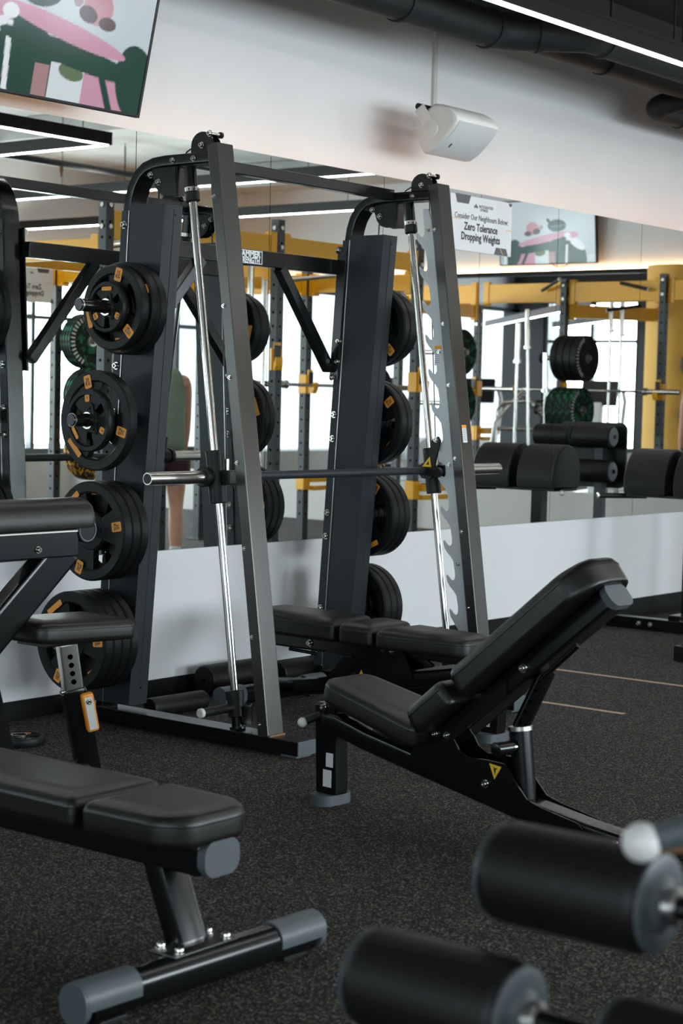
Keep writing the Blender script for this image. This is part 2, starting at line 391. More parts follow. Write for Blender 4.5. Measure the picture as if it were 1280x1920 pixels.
wins = ((-3.6, 1.7), (-0.55, 0.66), (0.72, 0.54), (2.9, 1.3))
for y, w_ in wins: window(wn, y, w_, 24.1, 0.55, 2.9, 'y'); wn += 1
es = [-5.2]+[v for y, w_ in wins for v in (y-w_/2, y+w_/2)]+[5.6]
for a, b in zip(es[0::2], es[1::2]): struct('window_pier', MB().box((24.1, (a+b)/2, 1.725), (0.2, b-a, 2.35)), 'frame', we)
# round yellow pillar near the end of the rack
struct('trim_2', MB().lathe((17.1, 1.60, 0), Z, [(0, 0.37), (2.755, 0.37)], 48), 'pillar')
# brick building outside the windows
def brick_mat():
    M_ = mat('brick_facade', (0.5, 0.25, 0.16), 0.85); nt = M_.node_tree; b = nt.nodes['Principled BSDF']
    t = nt.nodes.new('ShaderNodeTexBrick'); t.inputs['Scale'].default_value = 1.0
    t.inputs['Color1'].default_value = (0.52, 0.27, 0.18, 1); t.inputs['Color2'].default_value = (0.62, 0.36, 0.25, 1); t.inputs['Mortar'].default_value = (0.6, 0.55, 0.5, 1)
    t.inputs['Brick Width'].default_value = 0.24; t.inputs['Row Height'].default_value = 0.08; t.inputs['Mortar Size'].default_value = 0.008
    tc = [n for n in nt.nodes if n.type == 'TEX_COORD'][0]; mp = nt.nodes.new('ShaderNodeMapping'); mp.inputs['Rotation'].default_value = (R(90), 0, 0)
    nt.links.new(tc.outputs['Object'], mp.inputs['Vector']); nt.links.new(mp.outputs['Vector'], t.inputs['Vector']); nt.links.new(t.outputs['Color'], b.inputs['Base Color'])
    return M_
bb = MB().box((13.0, -11.0, 2.6), (7.0, 3.0, 2.0)); o = obj('brick_building', bb, brick_mat(), loc=(13, -11, 0))
tag(o, 'pale brick building outside the windows, seen in the mirror', 'building')
obj('ground_floor', MB().box((13.0, -10.9, 0.8), (6.8, 2.8, 1.6)), 'pale', o, label='pale rendered ground floor of the brick building')
g = MB().box((10, -12, -0.1), (60, 13.6, 0.1)); struct('ground_outside', g, 'conc')

# ------------------------------------------------------------------ linear lights
def linear_light(name, pts, label, drops=(), top_fill=True):
    """black aluminium channel with a lit diffuser on its underside, hung on thin wires"""
    c = V(pts[0]); t = thing(name, label, 'light', c, group='hanging linear lights')
    b = MB(); d = MB(); u_ = MB()
    for a, e in zip(pts[:-1], pts[1:]):
        a, e = V(a), V(e); dr = (e-a).normalized(); sd = dr.cross(Z)
        b.beam(a-dr*0.03, e+dr*0.03, 0.055, 0.075, sd, 0.002)
        u_.beam(a+V((0, 0, 0.0385)), e+V((0, 0, 0.0385)), 0.030, 0.002, sd, 0)  # added glowing strip on top of the channel, brightens the ceiling
        for k_ in (-1, 1): b.beam(a-dr*0.03+sd*k_*0.026+V((0, 0, 0.046)), e+dr*0.03+sd*k_*0.026+V((0, 0, 0.046)), 0.004, 0.018, sd, 0)  # added lips hide the glowing strip from below
        d.beam(a+V((0, 0, -0.0395)), e+V((0, 0, -0.0395)), 0.040, 0.006, sd, 0.001)
    obj('channel', b, 'dark', t); obj('diffuser', d, 'led', t); top_fill and obj('added_fill_strip', u_, 'led_fill', t)
    for p in drops:
        p = V(p); obj('hanger', MB().tube(p+V((0, 0, 0.037)), (p.x, p.y, CEIL-0.24 if p.y > 2.1 else CEIL), 0.004, 6), 'dark', t)
    return t
linear_light('linear_light', [(3.0, 4.3, 3.02), (16.0, 4.3, 3.02)], 'long straight linear light in front of the black duct, top right', [(x, 4.3, 3.02) for x in (4, 7.35, 9.0, 11, 14)], False)
linear_light('linear_light', [(4.2, 0.94, 3.15), (9.34, 0.94, 3.15), (9.34, -3.6, 3.15)], 'right-angled linear light mirrored at the left, bent in a corner', [(9.1, 0.94, 3.15), (6, .94, 3.15), (9.34, -2, 3.15)])
linear_light('linear_light', [(11.6, -4.4, 3.15), (11.6, 2.4, 3.15)], 'second linear light mirrored behind the top of the left frame', [(11.6, -2, 3.15), (11.6, 1, 3.15)])
linear_light('linear_light', [(13.4, -4.6, 3.1), (13.4, 0.6, 3.1)], 'lowest linear light mirrored against the cream upper wall', [(13.4, -3, 3.1), (13.4, 0, 3.1)])
linear_light('linear_light', [(22.8, -4.7, 2.45), (17.9, 0.05, 2.45)], 'slanting linear light mirrored in the dark hall, left of the two', [(19.5, -1.5, 2.45)], False)
linear_light('linear_light', [(23.2, -3.75, 2.45), (18.2, 1.6, 2.45)], 'slanting linear light mirrored in the dark hall, right of the two', [(20, -0.2, 2.45)], False)
# sprinkler pipe under the slab
t = thing('sprinkler_pipe', 'thin black sprinkler pipe under the concrete ceiling, mirrored at the left', 'pipe', (10.5, -3.1, 3.6))
obj('pipe_run', MB().tube((6.0, -3.1, 3.6), (14.5, -3.1, 3.6), 0.035, 12), 'dark', t)
for x in (8, 10.6, 12.6):
    obj('sprinkler_head', MB().lathe((x, -3.1, 3.6), -Z, [(0.0, 0.02), (0.07, 0.02), (0.09, 0.012), (0.13, 0.012), (0.135, 0.03), (0.14, 0.0)], 12), 'rust', t)
    obj('pipe_clamp', MB().tube((x+0.9, -3.1, 3.6), (x+0.9, -3.1, CEIL-0.02), 0.008, 6), 'dark', t)

# ------------------------------------------------------------------ black ducts along the mirror wall
def bend(p0, p1, p2, r, n=10):
    p0, p1, p2 = V(p0), V(p1), V(p2); a = p1+(p0-p1).normalized()*r; b = p1+(p2-p1).normalized()*r
    return [p0]+[a*(1-t)**2+p1*2*t*(1-t)+b*t*t for t in [i/n for i in range(n+1)]]+[p2]
def circ(r, n=24): return [(r*math.cos(2*math.pi*i/n), r*math.sin(2*math.pi*i/n)) for i in range(n)]
t = thing('ventilation_duct', 'black lagged duct running along the top of the white wall', 'duct', (7.5, 5.05, 3.17))
obj('duct_run', MB().tube((2.5, 5.05, 3.165), (17.4, 5.05, 3.165), 0.085, 28), 'duct', t)
for x in (6.35, 8.55, 9.6, 10.9): obj('collar', MB().ring((x, 5.05, 3.165), X, [(-0.012, 0.086), (0.012, 0.086), (0.012, 0.093), (-0.012, 0.093)], 28), 'duct', t)
for x in (6.9, 8.62, 9.45): obj('duct_hanger', MB().tube((x, 5.05, 3.25), (x, 5.05, CEIL-0.24), 0.006, 6), 'dark', t)
t = thing('branch_duct', 'black duct with a kinked double elbow in front of the long duct', 'duct', (7.2, 4.78, 3.035))
bp = bend((2.5, 4.78, 3.035), (7.14, 4.78, 3.035), (7.42, 4.52, 3.045), 0.12)+bend((7.42, 4.52, 3.045), (7.46, 4.485, 3.047), (12.5, 4.485, 3.06), 0.04)[1:]
obj('duct_run', MB().sweep(bp, circ(0.088), Z), 'duct', t)
def duct_collar(c, d): obj('collar', MB().ring(c, d, [(-0.012, 0.087), (0.012, 0.087), (0.012, 0.096), (-0.012, 0.096)], 28), 'duct', t)
for x in (5.4, 6.35, 7.04): duct_collar((x, 4.78, 3.035), X)
duct_collar((7.28, 4.65, 3.04), (0.28, -0.26, 0.01)); duct_collar((7.58, 4.485, 3.047), X); duct_collar((8.9, 4.485, 3.05), X)
for x, y in ((6.9, 4.78), (8.3, 4.485)): obj('duct_hanger', MB().tube((x, y, 3.12), (x, y, CEIL-0.24), 0.006, 6), 'dark', t)
t = thing('drop_pipe', 'short black pipe with an elbow hanging below the duct, right edge', 'pipe', (9.6, 5.2, 3.05))
obj('pipe_run', MB().sweep(bend((9.62, 5.05, 3.12), (9.42, 5.22, 3.03), (12.5, 5.22, 3.03), 0.10), circ(0.068), Z), 'duct', t)
for x in (9.75, 10.6): obj('collar', MB().ring((x, 5.22, 3.03), X, [(-0.01, 0.067), (0.01, 0.067), (0.01, 0.075), (-0.01, 0.075)], 24), 'duct', t)
obj('pipe_clamp', MB().tube((9.62, 5.05, 3.1), (9.62, 5.05, 3.17), 0.05, 16), 'duct', t)
# loose cables and a truss rail above
for k, (y0, z0) in enumerate(((4.55, 3.62), (4.40, 3.72), (4.25, 3.66))):
    o = obj('ceiling_cable', MB().wire([(5+0.6*i, y0+0.05*math.sin(i*1.3+k), z0+0.03*math.sin(i*0.9+k)) for i in range(18)], 0.008, 6), 'dark', loc=(5, y0, z0))
    tag(o, ('highest', 'middle', 'lowest')[(1, 0, 2)[0] if False else (2, 0, 1)[k]]+' of three thin black cables strung above the ducts', 'cable', 'cables under the dark ceiling')
o = obj('cable_tail', MB().wire([(8.05, 4.4, 3.50), (8.18, 4.36, 3.47), (8.3, 4.3, 3.46), (8.38, 4.24, 3.44)], 0.006, 6), 'pale', loc=(8.05, 4.4, 3.5))
tag(o, 'loose pale cable tail in the dark ceiling', 'cable')

# ------------------------------------------------------------------ television, speaker, sign
def players(W_, H_, flip):
    """rows of colours for the screen picture: two padded players seen from behind, arms round each other"""
    sky = (0.50, 0.58, 0.63); dk = (0.004, 0.045, 0.030); pk = (0.54, 0.28, 0.38); wh = (0.72, 0.76, 0.80); hl = (0.015, 0.05, 0.042); sk = (0.35, 0.20, 0.20)
    def ell(x, y, cx, cy, rx, ry, a=0.0):
        c, s_ = math.cos(a), math.sin(a); dx, dy = x-cx, y-cy; u = (dx*c+dy*s_)/rx; v_ = (-dx*s_+dy*c)/ry; return u*u+v_*v_ < 1
    def col(x, y):           # x 0..1.78, y 0 bottom .. 1 top
        if flip: x = 1.78-x
        y = y/0.78
        c = tuple(k*(0.94+0.10*y) for k in sky)
        if y < 0.16 and x > 1.5: c = (0.58, 0.64, 0.68)
        # body of the dark player
        if ell(x, y, 1.22, 0.06, 0.40, 0.50): c = dk
        if ell(x, y, 1.43, 0.40, 0.20, 0.075, -0.75): c = wh
        if abs(x-(1.24+0.05*y)) < 0.020 and y < 0.50: c = wh
        # body of the pink player
        if ell(x, y, 0.47, 0.0, 0.26, 0.36): c = pk
        if ell(x, y, 0.23, 0.22, 0.17, 0.30, -0.25): c = dk
        if abs((x-0.42)-y*0.42) < 0.028 and y < 0.36: c = dk
        if 0.66 < x < 0.92 and y < 0.27: c = (0.60, 0.67, 0.70)
        if ell(x, y, 0.76, 0.22, 0.10, 0.06, 0.2): c = (0.10, 0.16, 0.08)
        if 0.93 < x < 1.04 and y < 0.24: c = sk
        if 0.06 < x < 0.13 and y < 0.30: c = wh
        # arms over the shoulders
        if ell(x, y, 0.74, 0.335, 0.60, 0.085, 0.16): c = dk
        if ell(x, y, 0.84, 0.505, 0.50, 0.072, 0.22): c = pk
        if ell(x, y, 1.38, 0.565, 0.09, 0.065): c = pk
        if ell(x, y, 1.27, 0.56, 0.06, 0.055): c = wh
        # helmets
        if ell(x, y, 0.63, 0.72, 0.12, 0.13): c = (0.50, 0.26, 0.32)
        if ell(x, y, 0.70, 0.66, 0.075, 0.06, 0.4): c = (0.07, 0.05, 0.06)
        if ell(x, y, 0.54, 0.62, 0.07, 0.05): c = (0.10, 0.06, 0.07)
        if ell(x, y, 0.79, 0.74, 0.035, 0.045): c = (0.30, 0.26, 0.28)
        if ell(x, y, 1.08, 0.76, 0.17, 0.125): c = hl
        if ell(x, y, 0.925, 0.865, 0.03, 0.055, 0.5): c = hl
        if abs(y-(0.745+0.45*(x-1.05)**2)) < 0.011 and 0.96 < x < 1.24: c = (0.16, 0.24, 0.22)
        return c
    return col
def television(c, ux, uy, w, h, label, cat_group, cable=False):
    """c = centre of the picture, ux right, uy up (leaning); built as back shell, bezel and screen"""
    c, ux, uy = V(c), V(ux).normalized(), V(uy).normalized(); nz = ux.cross(uy)
    t = thing('television', label, 'television', c-nz*0.03, group=cat_group); rot = Mx((ux, uy, nz)).transposed()
    obj('back_shell', MB().box(c-nz*0.022, (w+0.02, h+0.02, 0.03), rot, 0.004), 'dark', t)
    b = MB(); e = 0.012
    for dx in (-1, 1): b.box(c+ux*dx*(w/2+e/2-0.004), (e, h+2*e-0.008, 0.014), rot, 0.002)
    for dy in (-1, 1): b.box(c+uy*dy*(h/2+e/2-0.004), (w, e, 0.014), rot, 0.002)
    obj('bezel', b, 'dark', t)
    nx, ny = 224, 126; col = players(nx, ny, True); sh = 0.0 if cable else 0.17; mb = MB()
    vs = [c+ux*(w*(i/nx-0.5))+uy*(h*(j/ny-0.5))+nz*0.002 for j in range(ny+1) for i in range(nx+1)]
    fs = [(j*(nx+1)+i, j*(nx+1)+i+1, (j+1)*(nx+1)+i+1, (j+1)*(nx+1)+i) for j in range(ny) for i in range(nx)]
    mb.add(vs, fs); scr = obj('screen', mb, 'screen', t)
    a = scr.data.color_attributes.new('picture', 'FLOAT_COLOR', 'POINT'); buf = []
    for j in range(ny+1):
        for i in range(nx+1):
            r_ = g_ = b_ = 0
            for k in range(4):
                q = col((i+(k % 2)*0.5-0.25)/nx*1.78-sh, (j+(k//2)*0.5-0.25)/ny); r_ += q[0]/4; g_ += q[1]/4; b_ += q[2]/4
            buf += [r_, g_, b_, 1.0]
    a.data.foreach_set('color', buf)
    m_ = MB(); back = c-nz*0.037
    m_.box(back-nz*0.075, (0.30, 0.20, 0.15), rot, 0.004); obj('mount_bracket', m_, 'dark', t)
    if cable: obj('power_cable', MB().wire([c-uy*(h/2)-ux*0.28, c-uy*(h/2+0.03)-ux*0.24, c-uy*(h/2+0.04)-ux*0.15, c-uy*(h/2+0.02)-ux*0.08, c-uy*(h/2-0.01)-ux*0.05], 0.006, 6), 'dark', t)
    return t
tw, th = 1.17, 0.66
lean = R(13)
br = V((5.173, 5.2, 2.408)); uy = V((0, -math.sin(lean), math.cos(lean)))
television(br-X*(tw/2)+uy*(th/2), X, uy, tw, th, 'large wall television tilted down from the white wall, top left', None)
television((XB-0.07, -0.31, 2.86+0.36), (0, -1, 0), V((-math.sin(R(6)), 0, math.cos(R(6)))), 1.27, 0.715, 'wall television on the far bulkhead, seen in the mirror beside the notice', None, True)

# white loudspeaker
def speaker():
    t = thing('loudspeaker', 'white wedge-shaped loudspeaker bracketed to the white wall', 'speaker', (7.35, 5.40, 2.62))
    # side profile in (y toward the room = a, z = b): curved back, slanted front
    tilt = R(-18)
    prof = [(0.0, 0.115), (0.05, 0.125), (0.105, 0.118), (0.15, 0.10), (0.165, 0.075), (0.15, 0.03), (0.125, -0.02), (0.09, -0.075), (0.05, -0.115), (0.02, -0.125), (-0.02, -0.10), (-0.05, -0.05), (-0.055, 0.01), (-0.04, 0.07)]
    x0, x1 = 7.155, 7.52; cy, cz = 5.20, 2.625
    def pt(a, b, x):
        return V((x, cy-(a*math.cos(tilt)-b*math.sin(tilt)), cz+(a*math.sin(tilt)+b*math.cos(tilt))))
    n = len(prof); mb = MB(); rings = [(0.0, 0.80), (0.012, 0.93), (0.035, 1.0), (0.965, 1.0), (0.988, 0.93), (1.0, 0.80)]
    vs = []
    for u, s_ in rings: vs += [pt((a-0.05)*s_+0.05, b*s_, x0+(x1-x0)*u) for a, b in prof]
    fs = [tuple(range(n)), tuple(range(len(vs)-1, len(vs)-n-1, -1))]
    for k in range(len(rings)-1): fs += [(k*n+i, k*n+(i+1) % n, (k+1)*n+(i+1) % n, (k+1)*n+i) for i in range(n)]
    mb.add(vs, fs); obj('cabinet', mb, 'plast', t, ang=50)
    gp = prof[4:10]; vs = []; k = len(gp)
    for x in (x0+0.02, x1-0.012):
        vs += [pt(a+0.005, b-0.001, x) for a, b in gp]+[pt(a-0.004, b, x) for a, b in reversed(gp)]
    q = 2*k; fs = [tuple(range(q)), tuple(range(2*q-1, q-1, -1))]+[(i, (i+1) % q, q+(i+1) % q, q+i) for i in range(q)]
    obj('grille', MB().add(vs, fs), 'grille', t, ang=60)
    c = pt(0.03, -0.005, x0)
    obj('pivot_disc', MB().lathe(c+X*0.004, -X, [(0, 0.043), (0.012, 0.043), (0.016, 0.038), (0.017, 0.0)], 32), 'plast', t)
    a_ = pt(0.03, -0.005, x0-0.006); b_ = V((x0-0.006, 5.245, 2.722))
    obj('bracket_arm', MB().beam(a_, b_, 0.062, 0.008, (0, 0.7, 0.7), 0.003), 'plast', t)
    a2 = pt(0.03, -0.005, x1+0.006); b2 = V((x1+0.006, 5.245, 2.722)); obj('bracket_arm', MB().beam(a2, b2, 0.062, 0.008, (0, 0.7, 0.7), 0.003), 'plast', t)
    obj('bracket_bar', MB().tube((x0-0.008, 5.252, 2.727), (x1+0.008, 5.252, 2.727), 0.016, 16), 'dark', t)
    obj('mount_plate', MB().box((7.80, 5.47, 2.66), (0.09, 0.10, 0.09), bev=0.004), 'dark', t)
    obj('bracket_stem', MB().tube((7.50, 5.255, 2.722), (7.80, 5.43, 2.67), 0.014, 12), 'dark', t)
    p = pt(0.119, -0.055, x0+0.048); n_ = pt(0.125, -0.02, 0)-pt(0.09, -0.075, 0); n_.normalize()
    obj('badge', MB().beam(p-n_*0.012+V((0, -0.012, -0.003)), p+n_*0.012+V((0, -0.012, -0.003)), 0.007, 0.004, X, 0.001), 'ink', t)
speaker()

# notice on the mirror
def notice(name, label, x0, x1, z0, z1, y, d, lines, group=None):
    """board facing -y (d=-1) or +y (d=1) with grey corner blocks and lettering"""
    cx, cz, w, h = (x0+x1)/2, (z0+z1)/2, x1-x0, z1-z0
    t = thing(name, label, 'sign', (cx, y, z0), group=group); yo = y+d*0.0035; ux = X if d < 0 else -X
    obj('board', MB().box((cx, y, cz), (w, 0.006, h), bev=0.001), 'white', t)
    def loc(u, v_): return V((cx, yo, cz))+ux*(u*w)+Z*(v_*h)
    def blk(u, v_, wt, wb, hh):
        p = [(-wb/2*w, -hh/2*h), (wb/2*w, -hh/2*h), (wt/2*w, hh/2*h), (-wt/2*w, hh/2*h)]
        obj('corner_block', MB().prism(p, loc(u, v_), ux, Z, 0.001), 'inkgrey', t)
    blk(-0.31, 0.43, 0.25, 0.18, 0.16); blk(0.47, 0.46, 0.06, 0.03, 0.06); blk(0.33, -0.43, 0.17, 0.23, 0.13); blk(-0.475, -0.43, 0.03, 0.05, 0.12)
    for a, b in (((-0.5, 0.06), (-0.33, 0.06)), ((0.41, -0.02), (0.5, -0.02)), ((0.31, -0.37), (0.36, -0.49))):
        obj('gold_line', MB().beam(loc(*a)+V((0, d*0.001, 0)), loc(*b)+V((0, d*0.001, 0)), 0.004, 0.001, Z if a[1] == b[1] else X, 0), 'gold', t)
    for body, u, v_, size, bold, sx in lines: text('lettering', body, size, 'ink', loc(u, v_)+V((0, d*0.0004, 0)), ux, Z, t, sx=sx, bold=bold)
    # small three-part flower mark
    m_ = MB()
    for du in (-0.022, 0, 0.022): m_.prism([(0.006*math.cos(i*R(60)), (0.011 if du == 0 else 0.007)*math.sin(i*R(60))) for i in range(6)], loc(-0.10+du*0.9, 0.32+(0.02 if du == 0 else 0)), ux, Z, 0.001)
    obj('logo_mark', m_, 'inkgrey', t)
    return t
LINES = [('INTEGRATED', 0.065, 0.335, 0.022, 0, 1.0), ('FITNESS', 0.03, 0.275, 0.020, 0, 1.0), ('Consider Our Neighbours Below:', 0.0, 0.12, 0.042, 0, 0.86),
         ('Zero Tolerance', -0.01, -0.06, 0.056, 0.0014, 0.86), ('Dropping Weights', -0.01, -0.24, 0.056, 0.0014, 0.86)]
notice('notice_board', 'white notice board stuck on the mirror right of the machine', 7.535, 8.105, 2.068, 2.352, WALL-0.004, -1, LINES)
notice('notice_board', 'white notice hung on the rack, mirrored beside the far-right column', 12.32, 12.93, 2.06, 2.37, 1.06, 1,
       [('Please', -0.26, 0.06, 0.06, 0.001, 0.9), ('Your Weights', -0.16, -0.14, 0.06, 0.001, 0.9)])
notice('notice_board', 'white notice hung on the rack, mirrored at the far left', 9.28, 9.86, 1.99, 2.27, -0.19, 1, LINES[3:])
# ================================================================== SMITH MACHINE
LEAN = 0.1427
def yf(z): return 4.171+(z-0.065)*LEAN            # front face of the leaning uprights
def yrod(z): return 4.368+(z-0.06)*0.142
def yshf(z): return 4.905-0.0765*z                # shroud front
def ytb(z): return 4.972+(2.011-z)*0.058          # column tube back
XL, XR = 4.909, 6.295                             # upright centres
CX = {-1: 4.925, 1: 6.292}                        # column centres
smith = thing('smith_machine', 'black counterbalanced barbell machine with leaning posts and plate pegs, in front of the mirror', 'gym machine', (5.6, 4.65, 0))
dirup = V((0, LEAN, 1)).normalized()

def bolt_mesh():
    b = MB(); b.lathe((0, 0, 0), Z, [(0, 0.013), (0.003, 0.013), (0.003, 0.0095), (0.011, 0.0095), (0.013, 0.008), (0.013, 0.005), (0.008, 0.005), (0.008, 0.0)], 14)
    return mesh_of('bolt', b, 'chrome')
BOLT = bolt_mesh()
def bolt(p, axis, parent, s=1.0):
    o = bpy.data.objects.new('bolt', BOLT); COL.objects.link(o); o.parent = parent
    q = V(axis).to_track_quat('Z', 'Y').to_matrix().to_4x4()
    o.matrix_local = Mx.Translation(V(p)-rootloc(parent)) @ q @ Mx.Scale(s, 4)
    return o
for side, xu in ((-1, XL), (1, XR)):
    fx = 4.92 if side < 0 else 6.295
    y0 = 4.036 if side < 0 else 4.013
    f = obj('foot_beam', MB().box((fx, (y0+5.24)/2, 0.037), (0.100, 5.24-y0, 0.052), bev=0.003), 'gloss', smith)
    obj('end_cap', MB().box((fx, y0-0.001, 0.037), (0.101, 0.006, 0.053), bev=0.002), 'cap', f)
    obj('rubber_foot', MB().box((fx, y0+0.05, 0.0055), (0.085, 0.075, 0.011), bev=0.002), 'cap', f)
    obj('rubber_foot', MB().box((fx, 5.16, 0.0055), (0.085, 0.075, 0.011), bev=0.002), 'cap', f)
    # leaning front upright
    a = V((xu, yf(0.06)+0.026, 0.06)); b = V((xu, yf(2.214)+0.026, 2.214))
    u = obj('upright', MB().beam(a, b, 0.090, 0.050, X, 0.005), 'char', smith)
    obj('weld_bead', MB().box((xu, yf(0.065)-0.003, 0.066), (0.086, 0.010, 0.008), bev=0.003), 'rust', u)
    for z in (0.105, 0.42, 0.74, 1.05, 1.36, 1.62, 2.02): bolt((xu-0.045, yf(z)+0.036, z), -X, smith, 0.62)
    # column tube that bends over into the top arm
    cx = CX[side]; path = [V((cx, 4.955+(2.0-z)*0.0575, z)) for z in (0.062, 0.7, 1.4, 2.0)]
    path += [(cx, 4.948, 2.04), (cx, 4.932, 2.085), (cx, 4.905, 2.124), (cx, 4.868, 2.150), (cx, 4.82, 2.163), (cx, 4.76, 2.1675), (cx, 4.52, 2.168)]
    obj('column_tube', MB().sweep(path, rrect(0.088, 0.042, 0.008, 3), X), 'gloss', smith, ang=30)
    # sheet-metal shroud over the counterweight (box with the tube flange)
    def sh(z, k):
        return {'f': yshf(z), 'w': 4.935+(2.0-z)*0.0535, 'b': ytb(z)+0.001}[k]
    x0, x1 = (4.879, 4.977) if side < 0 else (6.240, 6.340)
    s_ = MB(); z0, z1 = 0.085, 2.008
    vs = [(x, sh(z, k), z) for z in (z0, z1) for (x, k) in ((x0, 'f'), (x1, 'f'), (x1, 'w'), (x0, 'w'))]
    s_.add(vs, [(0, 3, 2, 1), (4, 5, 6, 7), (0, 1, 5, 4), (1, 2, 6, 5), (2, 3, 7, 6), (3, 0, 4, 7)])
    shr = obj('shroud', s_, 'slate', smith)
    fl = MB(); t_ = 0.004
    vs = [(x, sh(z, k)+e, z) for z in (z0, 1.99) for (x, k, e) in ((x0-t_, 'w', 0.004), (x0-0.0005, 'w', 0.004), (x0-0.0005, 'b', 0), (x0-t_, 'b', 0))]
    fl.add(vs, [(0, 1, 2, 3), (7, 6, 5, 4), (0, 4, 5, 1), (1, 5, 6, 2), (2, 6, 7, 3), (3, 7, 4, 0)])
    obj('shroud_flange', fl, 'slate', shr)
    obj('edge_highlight', MB().beam((x0-0.003, sh(z0, 'w')+0.001, z0), (x0-0.003, sh(1.99, 'w')+0.001, 1.99), 0.003, 0.004, X, 0.001), 'brushed', shr)  # bright metal strip stands in for the highlight along the shroud edge
    obj('folded_lip', MB().beam(((x0+x1)/2+0.006, sh(z0, 'f')-0.001, z0+0.02), ((x0+x1)/2+0.006, sh(1.99, 'f')-0.001, 1.99), 0.004, 0.003, X, 0.001), 'slate', shr)
    obj('screw_hole', MB().lathe(((x0+x1)/2+0.01, sh(1.97, 'f')-0.0005, 1.97), -Y, [(0, 0.004), (0.001, 0.004), (0.001, 0)], 10), 'void', shr)
    obj('screw_hole', MB().lathe(((x0+x1)/2+0.01, sh(0.15, 'f')-0.0005, 0.15), -Y, [(0, 0.004), (0.001, 0.004), (0.001, 0)], 10), 'void', shr)
    zs = (1.936, 1.398, 1.219, 1.112, 0.78, 0.674, 0.348) if side < 0 else (1.545, 1.455, 1.219, 1.112, 0.78, 0.674, 0.348)
    for z in zs: bolt((x0-0.005, ytb(z)-0.018, z), -X, smith, 1.15)
    # guide rod with top cap, bumper and base
    rx = 4.92 if side < 0 else 6.298
    obj('guide_rod', MB().tube((rx, yrod(0.10), 0.10), (rx, yrod(2.10), 2.10), 0.0150, 20), 'chrome', smith)
    def rp(z): return V((rx, yrod(z), z))
    c = obj('rod_cap', MB().tube(rp(2.062), rp(2.150), 0.0235, 20), 'gloss', smith)
    obj('steel_ring', MB().lathe(rp(2.05), dirup, [(0, 0.0275), (0.016, 0.0275), (0.016, 0.02)], 24), 'brushed', c)
    for k in range(5):
        an = R(200+38*k); pp = rp(2.058)+V((math.cos(an)*0.0277, math.sin(an)*0.0277, 0))
        obj('ring_hole', MB().lathe(pp, (math.cos(an), math.sin(an), 0), [(0, 0.004), (0.0008, 0.004), (0.0008, 0)], 8), 'ink', c)
    obj('rubber_bumper', MB().lathe(rp(2.012), dirup, [(0, 0.022), (0.004, 0.028), (0.034, 0.0285), (0.038, 0.024)], 24), 'rubber', c)
    bse = obj('rod_socket', MB().lathe(rp(0.062), dirup, [(0, 0.030), (0.008, 0.030), (0.008, 0.021), (0.05, 0.021)], 20), 'gloss', smith)
    obj('bumper_sleeve', MB().lathe(rp(0.105), dirup, [(0, 0.026), (0.004, 0.031), (0.065, 0.031), (0.066, 0.0345), (0.098, 0.0345), (0.1, 0.03)], 24), 'rubber', bse)
    obj('spring_bracket', MB().sweep([rp(0.115)+V((0, -0.034, 0)), rp(0.115)+V((0.03, -0.045, 0)), rp(0.118)+V((0.055, -0.03, 0))], rrect(0.07, 0.005, 0.002, 2), Z), 'gloss', bse)
    pg = obj('band_peg', MB().tube((rx+side*0.02, yrod(0.13), 0.142), (rx-0.185 if side < 0 else rx+0.185, yrod(0.13), 0.142), 0.0165, 16), 'rubber', smith)
    ex = rx+side*0.185; obj('end_cap', MB().lathe((ex, yrod(0.13), 0.142), X*side, [(0, 0.0175), (0.012, 0.0175), (0.015, 0.014), (0.015, 0)], 16), 'plast', pg)
    # pulley on top of the arm and pulley housing under it
    pc = V((rx-0.012, 4.572, 2.213))
    pu = obj('top_pulley', MB().lathe(pc+X*-0.012, X, [(0, 0.034), (0.006, 0.034), (0.010, 0.028), (0.014, 0.028), (0.018, 0.034), (0.024, 0.034)], 28), 'dark', smith)
    for dx in (-0.020, 0.016):
        pl = [(0.055*math.cos(a_), 0.048*math.sin(a_)) for a_ in [R(k*15) for k in range(0, 13)]]+[(-0.055, -0.03), (0.055, -0.03)]
        obj('pulley_plate', MB().prism(pl, pc+X*dx+Z*0.002, Y, Z, 0.005), 'gloss', pu)
    bolt(pc+X*-0.023, -X, smith, 0.95); bolt(pc+V((-0.023, -0.04, 0.040)), -X, smith, 0.95)
    obj('spacer_pin', MB().tube(pc+V((-0.022, -0.04, 0.040)), pc+V((0.030, -0.04, 0.040)), 0.006, 12), 'chrome', pu)
    obj('spacer_pin', MB().lathe(pc+V((0.03, -0.04, 0.040)), X, [(0, 0.012), (0.01, 0.012), (0.012, 0)], 12), 'dark', pu)
    hx = rx-0.024
    pl = [(4.845, 2.128), (4.832, 2.142), (4.713, 2.146), (4.706, 2.040), (4.765, 2.040), (4.795, 2.050), (4.815, 2.072), (4.825, 2.10)]
    ho = obj('pulley_housing', MB().prism([(y-4.77, z-2.09) for y, z in pl], (hx, 4.77, 2.09), Y, Z, 0.006), 'gloss', smith)
    obj('housing_web', MB().box((hx+0.026, 4.709, 2.092), (0.052, 0.006, 0.108), bev=0.002), 'gloss', ho)
    obj('housing_back', MB().prism([(y-4.77, z-2.09) for y, z in pl], (hx+0.050, 4.77, 2.09), Y, Z, 0.006), 'gloss', ho)
    obj('wheel', MB().lathe((hx+0.01, 4.785, 2.092), X, [(0, 0.036), (0.008, 0.03), (0.014, 0.03), (0.022, 0.036)], 24), 'dark', ho)
    bolt((hx-0.003, 4.798, 2.091), -X, smith, 0.95); bolt((hx-0.003, 4.840, 2.120), -X, smith, 0.95)
    for y in (4.714, 4.608): bolt((cx-0.045, y, 2.166), -X, smith, 0.85)
